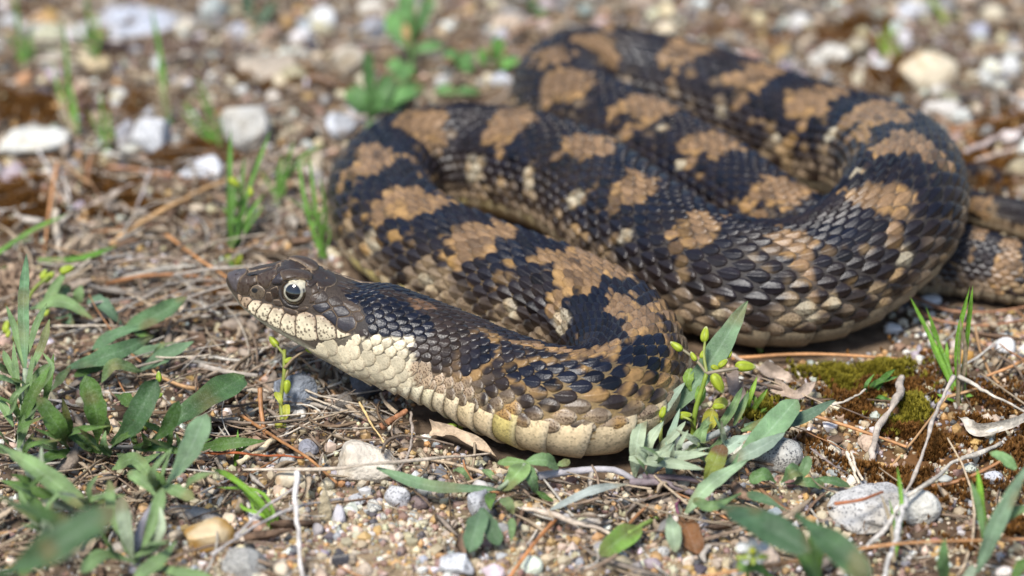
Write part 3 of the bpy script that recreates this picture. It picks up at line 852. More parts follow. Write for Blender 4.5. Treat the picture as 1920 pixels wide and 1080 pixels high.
def axis_coords(lo, hi, step, far):
    a = list(np.arange(lo, hi + 1e-6, step)); g = step
    up = [hi]
    while up[-1] < far:
        g *= 1.35; up.append(up[-1] + g)
    g = step; dn = [lo]
    while dn[-1] > -far:
        g *= 1.35; dn.append(dn[-1] - g)
    return np.array(dn[:0:-1] + a + up[1:])
gx, gy = axis_coords(-23, 23, .14, 12000), axis_coords(-18, 32, .14, 12000)
GX, GY = np.meshgrid(gx, gy, indexing='ij')
GZ = gh(GX, GY)
inn = (np.abs(GX) < 30) & (np.abs(GY) < 42)
GZ = np.where(inn, GZ, 0.3 * fbm(np.stack([GX, GY], -1) * .05, 104, 2))
Vg = np.stack([GX, GY, GZ], -1).reshape(-1, 3)
near = inn.ravel()
pg = np.zeros((len(Vg), 3)); pg[near] = proj(Vg[near]); pg[~near] = (-9999, -9999, 1)
zs, zm, zl = zone(Z_SAND, pg[:, 0], pg[:, 1]), zone(Z_RMOSS, pg[:, 0], pg[:, 1]), zone(Z_LITTER, pg[:, 0], pg[:, 1])
n1 = fbm(Vg[:, :2] * .35, 111, 4); n2 = fbm(Vg[:, :2] * 2.2, 112, 3)
gc = mix(np.array([.155, .108, .070]), np.array([.055, .036, .024]), np.clip(.5 + .9 * n1 + .5 * n2, 0, 1))
gc = mix(gc, np.array([.33, .25, .155]), np.clip(zs * .85 + .25 * n2, 0, 1) * (zs > .1))
gc = mix(gc, np.array([.14, .065, .022]), np.clip(zm * 1.1 + .2 * n2 - .1, 0, .85))
gc = mix(gc, np.array([.080, .060, .044]), np.clip(zl * .7, 0, 1))
M_SOIL = material("soil", rough=.95, spec=.15, var=.35, vscale=260, bump=.9, bscale=700)
ground = tag(mk("ground", Vg, grid_faces(len(gx), len(gy)), M_SOIL, col=gc, origin=(0, 0, 0)), kind="structure")

# ------------------------------------------------------------------ stones
def ico(sub):
    import bmesh
    bm = bmesh.new(); bmesh.ops.create_icosphere(bm, subdivisions=sub, radius=1)
    v = np.array([x.co[:] for x in bm.verts]); f = np.array([[y.index for y in x.verts] for x in bm.faces]); bm.free()
    return v, f
ICO = {k: ico(k) for k in (1, 2, 3, 4)}
def rock(sub, seed, angular=.6, rough=.12):
    r = np.random.default_rng(seed)
    v, f = ICO[sub]; v = v.copy()
    rough = rough * (1.0 if angular < .3 else 1.6)
    v = v * (1 + rough * 1.4 * noise(v * 1.1 + seed, 5)[:, None])
    for _ in range(int(5 + 14 * angular)):
        n = r.normal(size=3); n /= np.linalg.norm(n)
        d = r.uniform(.58, .92) if angular > .3 else r.uniform(.82, 1.0)
        ex = np.clip(v @ n - d, 0, None)
        v = v - ex[:, None] * n * .92
    if sub > 1:
        v = v * (1 + rough * .30 * noise(v * 3.3 + seed, 6)[:, None] + rough * .16 * noise(v * 8.0 + seed, 8)[:, None])
    return v, f
def rotm(r, tilt=1.0):
    a = r.uniform(0, 2 * math.pi); b = r.normal(0, .5) * tilt; c = r.normal(0, .5) * tilt
    ca, sa, cb, sb, cc, sc = math.cos(a), math.sin(a), math.cos(b), math.sin(b), math.cos(c), math.sin(c)
    return np.array([[ca, -sa, 0], [sa, ca, 0], [0, 0, 1]]) @ np.array([[1, 0, 0], [0, cb, -sb], [0, sb, cb]]) @ np.array([[cc, 0, sc], [0, 1, 0], [-sc, 0, cc]])
M_STONE = material("stone_plain", rough=.8, spec=.3, var=.22, vscale=330, bump=1.0, bscale=900, bdist=.001)
M_GRANITE = material("stone_speckled", rough=.85, spec=.3, var=.25, vscale=420, bump=.7, bscale=1500, speck=(.06, .06, .065), sscale=1900, samt=.8, sthr=.28)
M_QUARTZ = material("stone_quartz", rough=.5, spec=.45, var=.16, vscale=260, bump=.5, bscale=900, transl=.12)
def stained(V, base, stain, seed, amt=.7, sc=2.0):
    m = sstep(.0, .45, fbm(V * sc, seed, 3)) * amt
    return mix(np.array(base), np.array(stain), m)
FOOT = []           # keeps loose litter from standing inside the named stones
def stone(px, py, wpx, hpx, label, base, mat, stain=None, angular=.6, turn=0.0, seed=0, deep=.35, name="stone", ky=.8, tilt=0.0):
    g = PG(px, py)
    sc = FPX / proj(g)[2]
    rx = wpx / 2 / sc
    ry = rx * ky
    hh = hpx / 2 / sc
    rz = math.sqrt(max(hh ** 2 - (ry * math.sin(PITCH)) ** 2, (.22 * rx) ** 2)) / math.cos(PITCH)
    v, f = rock(4 if wpx > 60 else 3, 300 + seed, angular)
    v = v * np.array([rx, ry, rz])
    a = math.radians(tilt); v = v @ np.array([[math.cos(a), 0, math.sin(a)], [0, 1, 0], [-math.sin(a), 0, math.cos(a)]])
    a = math.radians(turn); v = v @ np.array([[math.cos(a), math.sin(a), 0], [-math.sin(a), math.cos(a), 0], [0, 0, 1]])
    c = PG(px, py, rz * (1 - deep) * .9)
    V = v + c
    col = stained(V, base, stain if stain is not None else np.array(base) * .7, seed, .75)
    FOOT.append((c[0], c[1], max(rx, ry)))
    return tag(mk(name, V, f, mat, col=col, origin=c), label, "stone")
W_ = (.62, .60, .56); CRE = (.58, .48, .33); GRY = (.34, .335, .33); BGY = (.30, .32, .37); BEIG = (.50, .42, .31); OCH = (.52, .29, .07); BRO = (.20, .115, .06)
STONES = [
 (684, 866, 152, 88, "flat beige stone lying in front of the snake's throat", (.56, .50, .41), M_STONE, (.40, .32, .22), .8, 0, 1),
 (392, 1004, 104, 70, "glossy orange-yellow pebble at the lower left", (.48, .27, .07), M_QUARTZ, (.66, .55, .36), .5, 20, 2),
 (1456, 856, 92, 72, "rounded grey speckled stone right of the silvery plant", (.44, .43, .39), M_GRANITE, (.36, .34, .3), .12, 0, 3),
 (556, 735, 96, 84, "blue-grey angular stone under the snake's chin", (.23, .25, .28), M_STONE, (.15, .16, .18), .8, 10, 4),
 (688, 716, 72, 70, "dark grey stone in the shade under the neck", (.13, .135, .15), M_STONE, (.09, .09, .1), .8, 30, 5),
 (648, 752, 44, 46, "brownish grey stone in the shade behind the beige stone", (.17, .15, .13), M_STONE, (.1, .09, .08), .8, 50, 6),
 (57, 262, 135, 68, "long white stone lying aslant at the left edge", (.66, .64, .57), M_STONE, (.5, .46, .36), .5, 22, 7),
 (285, 258, 96, 76, "white and grey broken stone behind the tan stick", (.52, .52, .52), M_GRANITE, (.62, .6, .58), .8, 0, 8),
 (232, 258, 46, 66, "small lilac-grey stone leaning against the broken stone", (.42, .41, .43), M_STONE, (.5, .45, .4), .7, 60, 9),
 (460, 243, 104, 104, "pale wedge-shaped stone behind the grass tuft", (.53, .51, .46), M_STONE, (.44, .40, .33), .9, 0, 10),
 (384, 322, 88, 60, "white stone with dark underside beside the grass tuft", (.60, .60, .61), M_GRANITE, (.30, .30, .32), .6, -10, 11),
 (640, 240, 70, 58, "pale grey stone touching the snake's left bend", (.52, .53, .55), M_STONE, (.4, .4, .4), .7, 15, 12),
 (255, 42, 160, 64, "big blue-grey slab at the top left", (.43, .45, .50), M_GRANITE, (.52, .5, .5), .5, 5, 13),
 (607, 38, 50, 50, "bright white round pebble at the top", (.74, .73, .70), M_QUARTZ, (.6, .5, .3), .2, 0, 14),
 (575, 66, 34, 30, "small white pebble just left of the round one", (.66, .66, .66), M_QUARTZ, None, .3, 0, 15),
 (700, 14, 66, 34, "cream stone at the very top beside the weed", (.62, .57, .48), M_STONE, None, .4, 0, 16),
 (702, 52, 60, 46, "bluish grey stone beneath the cream one at the top", (.36, .38, .43), M_STONE, None, .6, 20, 17),
 (655, 118, 66, 72, "cream blocky stone behind the left bend of the snake", (.50, .44, .35), M_STONE, (.36, .28, .18), .6, 0, 18),
 (1742, 138, 112, 76, "large cream egg-shaped pebble behind the snake", (.63, .54, .39), M_STONE, (.45, .28, .12), .08, -12, 19),
 (1712, 22, 68, 44, "white stone at the top right", (.60, .60, .62), M_STONE, (.45, .46, .48), .4, 0, 20),
 (1862, 30, 48, 42, "cream round pebble at the top right corner", (.66, .58, .42), M_QUARTZ, None, .15, 0, 21),
 (1832, 60, 48, 42, "lilac-grey pebble below the cream round one", (.36, .36, .42), M_STONE, None, .5, 0, 22),
 (1888, 650, 48, 42, "white quartz pebble near the right edge", (.74, .73, .71), M_QUARTZ, None, .6, 0, 23),
 (1640, 952, 215, 96, "broad whitish speckled rock at the lower right", (.50, .48, .45), M_GRANITE, (.40, .36, .3), .6, 0, 24),
 (1725, 952, 78, 66, "pale rounded stone at the end of the broad rock", (.56, .54, .48), M_STONE, None, .2, 0, 25),
 (856, 1058, 76, 52, "white granite with black specks at the bottom", (.60, .60, .60), M_GRANITE, (.5, .5, .5), .6, 0, 26),
 (898, 944, 54, 72, "upright black and white granite chip by the drooping leaves", (.50, .50, .50), M_GRANITE, (.3, .3, .32), .7, 0, 27),
 (747, 936, 50, 54, "white chip below the flat beige stone", (.58, .57, .57), M_GRANITE, (.68, .66, .62), .6, 0, 28),
 (785, 943, 40, 36, "purple-brown pebble beside the white chip", (.20, .15, .14), M_STONE, None, .3, 0, 29),
 (668, 938, 36, 32, "grey speckled chip left of the white chip", (.42, .42, .43), M_GRANITE, None, .7, 0, 30),
 (608, 955, 34, 64, "tall tan stone left of the gravel", (.48, .40, .26), M_STONE, None, .7, 0, 31),
 (545, 898, 62, 44, "orange-stained quartz below the reddish stem", (.60, .52, .38), M_QUARTZ, (.42, .19, .04), .6, 0, 32),
 (535, 862, 46, 34, "grey-white pebble above the orange-stained quartz", (.46, .45, .42), M_STONE, None, .4, 0, 33),
 (578, 840, 44, 32, "flat lilac-grey pebble behind the crossing needles", (.27, .27, .30), M_STONE, None, .5, 0, 34),
 (565, 778, 30, 26, "small white chip at the foot of the blue-grey stone", (.60, .58, .54), M_STONE, None, .6, 0, 35),
 (477, 973, 34, 32, "bright white chip beside the bent grass blade", (.74, .73, .70), M_QUARTZ, None, .7, 0, 36),
 (460, 1058, 96, 60, "rough grey stone at the bottom beside the orange pebble", (.36, .35, .32), M_GRANITE, None, .6, 0, 37),
 (1512, 820, 44, 32, "shiny rust-brown pebble right of the speckled stone", (.24, .10, .03), M_QUARTZ, (.4, .2, .06), .5, 0, 38),
 (1486, 804, 34, 26, "cream pebble behind the speckled stone", (.60, .50, .34), M_QUARTZ, None, .5, 0, 39),
 (1548, 848, 64, 40, "pale yellow stone under the thin grey twig", (.60, .54, .42), M_STONE, (.5, .33, .14), .6, 0, 40),
 (1688, 844, 28, 34, "small olive-brown pebble in the rusty moss", (.27, .18, .08), M_QUARTZ, None, .6, 0, 41),
 (1653, 895, 34, 28, "cream chip beside the broad whitish rock", (.62, .52, .38), M_QUARTZ, None, .6, 0, 42),
 (1862, 896, 46, 34, "grey-white stone among the grass at the right edge", (.50, .50, .52), M_GRANITE, None, .6, 0, 43),
 (372, 400, 40, 38, "round cream pebble left of the grass tuft", (.56, .46, .33), M_QUARTZ, None, .15, 0, 44),
 (1672, 615, 38, 28, "white chip on the bare soil right of the body", (.68, .67, .64), M_QUARTZ, None, .6, 0, 45),
 (1745, 565, 52, 34, "white chip beneath the coil near the curved needles", (.66, .65, .63), M_QUARTZ, None, .5, 0, 46),
 (1808, 672, 36, 44, "orange pebble behind the slender grass tuft", (.50, .27, .07), M_QUARTZ, (.55, .4, .2), .4, 0, 47),
 (1838, 682, 30, 28, "cream pebble right of the slender grass tuft", (.60, .53, .40), M_QUARTZ, None, .5, 0, 48),
 (1560, 105, 66, 44, "white stone cluster piece behind the back coil", (.62, .58, .50), M_STONE, None, .5, 0, 49),
 (1528, 118, 40, 44, "cream stone against the back coil", (.66, .62, .54), M_QUARTZ, None, .4, 0, 50),
 (1500, 45, 44, 40, "white pebble at the top right of centre", (.64, .61, .56), M_STONE, None, .3, 0, 51),
 (1620, 145, 60, 36, "sandy beige stone behind the right bend", (.52, .46, .33), M_STONE, None, .5, 0, 52),
 (1770, 205, 70, 50, "white stone resting against the right bend", (.60, .56, .50), M_STONE, None, .5, 0, 53),
 (1818, 150, 54, 40, "small cream stone right of the egg-shaped pebble", (.54, .47, .33), M_STONE, None, .4, 0, 54),
 (1895, 130, 50, 50, "pale stone at the right edge near the top", (.62, .61, .58), M_STONE, None, .5, 0, 55),
 (1905, 95, 40, 34, "white pebble above the pale stone at the right edge", (.72, .70, .66), M_QUARTZ, None, .3, 0, 56),
 (185, 122, 56, 30, "tan oblong pebble left of the tall grass blades", (.54, .42, .24), M_QUARTZ, None, .3, 25, 57),
 (100, 110, 62, 30, "cream flat stone at the far left", (.56, .50, .40), M_STONE, None, .4, 0, 58),
 (345, 55, 40, 36, "cream pebble right of the blue-grey slab", (.60, .53, .40), M_STONE, None, .3, 0, 59),
 (447, 62, 42, 36, "lilac-white pebble at the top left of centre", (.56, .55, .58), M_STONE, None, .3, 0, 60),
 (505, 128, 150, 50, "low sand-coloured rock at the back", (.42, .35, .27), M_STONE, (.33, .27, .2), .4, 0, 61),
 (1010, 45, 60, 34, "pinkish stone beside the top of the back coil", (.50, .38, .32), M_STONE, None, .4, -15, 62),
 (515, 187, 34, 36, "small pale pebble behind the wedge-shaped stone", (.58, .52, .44), M_STONE, None, .4, 0, 63),
 (940, 148, 44, 34, "bluish white pebble behind the front coils", (.56, .57, .60), M_STONE, None, .4, 0, 64),
 (165, 55, 48, 34, "cream stone left of the blue-grey slab", (.54, .50, .46), M_STONE, None, .4, 0, 65),
 (20, 45, 50, 40, "grey-white stone at the top left corner", (.50, .49, .48), M_STONE, None, .4, 0, 66),
 (70, 60, 60, 40, "dull beige stone at the far top left", (.44, .42, .38), M_STONE, None, .4, 0, 67),
]
for t_ in STONES:
    px_, py_, w_, h_, lab_, b_, m_, st_, an_, tu_, sd_ = t_
    stone(px_, py_, w_, h_, lab_, b_, m_, st_, an_, tu_, sd_, deep=.25 if h_ > 50 else .4)
fx = np.array(FOOT)

# ------------------------------------------------------------------ loose pebbles (each its own) and sand grains (uncountable)
LAND = [(684, 866, "the flat beige stone"), (392, 1004, "the orange-yellow pebble"), (1456, 856, "the grey speckled stone"), (556, 735, "the blue-grey stone"),
        (57, 262, "the long white stone"), (285, 258, "the broken grey stone"), (460, 243, "the wedge-shaped stone"), (384, 322, "the white stone by the grass"), (255, 42, "the blue-grey slab"),
        (607, 38, "the bright white pebble"), (1742, 138, "the egg-shaped pebble"), (1640, 952, "the broad whitish rock"), (856, 1058, "the bottom granite"), (430, 520, "the snake's snout"),
        (1080, 866, "the front belly bend"), (1500, 645, "the lower right coil"), (1800, 700, "the slender grass tuft"), (440, 400, "the grass tuft by the white stone"), (1850, 330, "the snake's tail tip"),
        (1640, 90, "the back coil"), (900, 150, "the green weed"), (60, 800, "the upright silvery plant"), (300, 830, "the broad-leaved rosette"), (1300, 1020, "the rust-red leaf"), (1850, 1000, "the right-edge silver leaf"),
        (610, 360, "the left bend of the snake"), (1740, 830, "the rusty moss"), (1590, 715, "the green moss"), (150, 480, "the long green blade")]
LXY = np.array([(a, b) for a, b, _ in LAND])
USED = set()
def unique(fmt, px, py):
    """fill a place into the label; take the next-nearest landmark while the label is already in use"""
    for k in range(5):
        lab = fmt + " " + where(px, py, k)
        if lab not in USED and len(lab.split()) <= 16:
            USED.add(lab); return lab
    lab = fmt + " " + where(px, py, 0)
    w1 = lab + ", nearer the viewer"
    return w1 if w1 not in USED and len(w1.split()) <= 16 and not USED.add(w1) else lab
def where(px, py, rank=0):
    d = np.hypot(LXY[:, 0] - px, (LXY[:, 1] - py) * 1.6); k = int(np.argsort(d)[rank]); dx, dy = px - LXY[k, 0], (py - LXY[k, 1]) * 1.6
    rel = ("right of " if dx > 0 else "left of ") if abs(dx) > abs(dy) else ("in front of " if dy > 0 else "behind ")
    far = "close " if d[k] < 70 else ("" if d[k] < 150 else "well ")
    return far + rel + LAND[k][2]
GPAL = [((.62, .60, .55), "white"), ((.58, .49, .35), "cream"), ((.47, .29, .12), "orange-tan"), ((.34, .33, .32), "grey"), ((.085, .08, .082), "blackish"), ((.30, .19, .14), "reddish brown"), ((.42, .34, .23), "tan")]
def palette(r, n, wts):
    k = r.choice(len(GPAL), n, p=np.array(wts) / sum(wts))
    c = np.array([g[0] for g in GPAL])[k] * r.uniform(.75, 1.15, (n, 1)) * r.normal(1, .05, (n, 3))
    return k, c
def field_xy(r, n):
    xy = np.stack([r.uniform(-20.5, 20.5, n), r.uniform(-15.5, 29.5, n)], -1)
    pj = proj(np.concatenate([xy, np.zeros((n, 1))], 1))
    return xy, pj
r_ = np.random.default_rng(21)
xy, pj = field_xy(r_, 11000)
den = .16 + .8 * zone(Z_SAND, pj[:, 0], pj[:, 1]) + .6 * (pj[:, 1] < 330) - .12 * zone(Z_LITTER, pj[:, 0], pj[:, 1])
ok = (r_.uniform(0, 1, len(xy)) < den) & (gap(xy) > .1) & (np.min(np.linalg.norm(xy[:, None] - fx[None, :, :2], axis=2) - fx[None, :, 2], 1) > -.15)
xy, pj = xy[ok][:2600], pj[ok][:2600]
npb = len(xy)
rr = np.clip(r_.lognormal(math.log(.135), .42, npb), .07, .42)
rr *= np.where(pj[:, 1] < 330, 1.35, 1)
kk, cc = palette(r_, npb, [3, 3, 1.2, 2.2, .9, .9, 2.2])
zz = gh(xy[:, 0], xy[:, 1])
infr = (pj[:, 0] > -10) & (pj[:, 0] < 1930) & (pj[:, 1] > -10) & (pj[:, 1] < 1090)
ordp = np.argsort(-(rr / pj[:, 2]) * infr)
tmpl = [rock(2, 900 + k, .5, .14) for k in range(14)]
lone = set(ordp[:280].tolist())
aV, aF, aC, off = [], [], [], 0
for k in range(npb):
    v, f = tmpl[k % 14]
    ax_ = r_.uniform(.7, 1.25, 3) * np.array([1, 1, .8])
    V = (v * ax_ * rr[k]) @ rotm(r_).T + np.array([xy[k, 0], xy[k, 1], zz[k] + rr[k] * .35])
    cl = cc[k] * (1 + .15 * noise(V * 6, k))[:, None]
    if k in lone:
        sz = "tiny" if rr[k] < .2 else ("small" if rr[k] < .3 else "medium")
        tag(mk("pebble", V, f, (M_STONE, M_QUARTZ, M_GRANITE)[k % 3], col=cl, origin=V.mean(0)), unique(f"{sz} {GPAL[kk[k]][1]} pebble", pj[k, 0], pj[k, 1]), "pebble", "loose pebbles on the soil")
    else:
        aV.append(V); aF.append(f + off); aC.append(cl); off += len(V)
tag(mk("fine_pebbles", np.concatenate(aV), np.concatenate(aF), M_STONE, col=np.concatenate(aC), origin=(0, 0, 0)), "fine loose pebbles strewn over the sandy soil", "gravel", kind="stuff")
# sand grains
def swarm(name, label, cat, n, seed, dens, rmed, rsig, wts, mat, zlift=.3):
    r = np.random.default_rng(seed)
    xy, pj = field_xy(r, int(n * 3.0))
    keep = (r.uniform(0, 1, len(xy)) < dens(pj)) & (gap(xy) > -.1)
    xy, pj = xy[keep][:n], pj[keep][:n]
    m = len(xy)
    rad_ = np.clip(r.lognormal(math.log(rmed), rsig, m), .02, .16)
    _, c = palette(r, m, wts)
    v0, f0 = ICO[1]
    v = v0[None] * r.uniform(.62, 1.25, (m, 12, 1)) * (rad_[:, None, None] * r.uniform(.7, 1.3, (m, 1, 3)))
    V = v + np.stack([xy[:, 0], xy[:, 1], gh(xy[:, 0], xy[:, 1]) + rad_ * zlift], -1)[:, None]
    F = (f0[None] + (np.arange(m) * 12)[:, None, None]).reshape(-1, 3)
    tag(mk(name, V.reshape(-1, 3), F, mat, col=np.repeat(c, 12, 0), smooth=False, origin=(0, 0, 0)), label, cat, kind="stuff")
M_GRAIN = material("sand_grain", rough=.55, spec=.4, var=.15, vscale=900)
swarm("sand", "coarse sand of white, cream and orange grains", "sand", 66000, 31,
      lambda pj: .34 + .8 * zone(Z_SAND, pj[:, 0], pj[:, 1]) - .2 * (pj[:, 1] < 250) + .12 * (pj[:, 1] > 600), .052, .45, [1.2, 3.0, 2.6, 1.2, 1.4, 3.0, 5], M_GRAIN)
swarm("lichen_crumbs", "tiny white crumbs of lichen and quartz on the mossy soil", "crumbs", 2600, 33,
      lambda pj: .75 * zone([(1720, 820, 300, 180), (1850, 560, 150, 120), (60, 420, 100, 40)], pj[:, 0], pj[:, 1]), .05, .4, [6, 1, 0, .5, 0, 0, 0], M_QUARTZ, .8)
# ================================================================== DRY LITTER AND MOSS
def tube(pts, r, n=10, sides=5, taper=.6, seed=0, wob=.15):
    pts = np.array(pts, float)
    L = np.concatenate([[0], np.cumsum(np.linalg.norm(np.diff(pts, axis=0), axis=1))])
    t = np.linspace(0, 1, n)
    c = crom(t * L[-1], L, pts) if len(pts) > 2 else pts[0] + t[:, None] * (pts[1] - pts[0])
    if wob:
        c = c + r * wob * np.stack([1.6 * noise(np.stack([t * 5, t * 0 + k], -1), seed) + .9 * noise(np.stack([t * 16, t * 0 + k], -1), seed + 1) for k in range(3)], -1)
    tg = np.gradient(c, axis=0); tg /= np.linalg.norm(tg, axis=1)[:, None] + 1e-9
    ref = np.array([.3, .2, 1.0]); a = np.cross(tg, ref); a /= np.linalg.norm(a, axis=1)[:, None] + 1e-9
    b = np.cross(tg, a)
    an = np.linspace(0, 2 * math.pi, sides, endpoint=False)
    rad_ = r * (1 - (1 - taper) * t) * (1 + wob * noise(np.stack([t * 9, t * 0 + 7], -1), seed))
    V = c[:, None] + rad_[:, None, None] * (np.cos(an)[None, :, None] * a[:, None] + np.sin(an)[None, :, None] * b[:, None])
    V = V.reshape(-1, 3)
    F = grid_faces(n, sides, wrap=True)
    F = np.concatenate([F[:, [0, 1, 2]], F[:, [0, 2, 3]]])
    e0 = [[0, k + 1, k] for k in range(1, sides - 1)]
    b0 = (n - 1) * sides
    e1 = [[b0, b0 + k, b0 + k + 1] for k in range(1, sides - 1)]
    return V, np.concatenate([F, np.array(e0 + e1)])
M_DRY = material("dry_stalk", rough=.8, spec=.25, var=.28, vscale=700, bump=.6, bscale=1800)
M_NEEDLE = material("pine_needle", rough=.5, spec=.4, var=.2, vscale=900)
def gpath(pts):
    return np.array([PG(x, y, z) for x, y, z in pts])
GREYB, TANB, PALE, ORB, RUST, DKB = (.30, .255, .21), (.36, .26, .16), (.47, .42, .345), (.44, .22, .09), (.30, .10, .035), (.14, .10, .075)
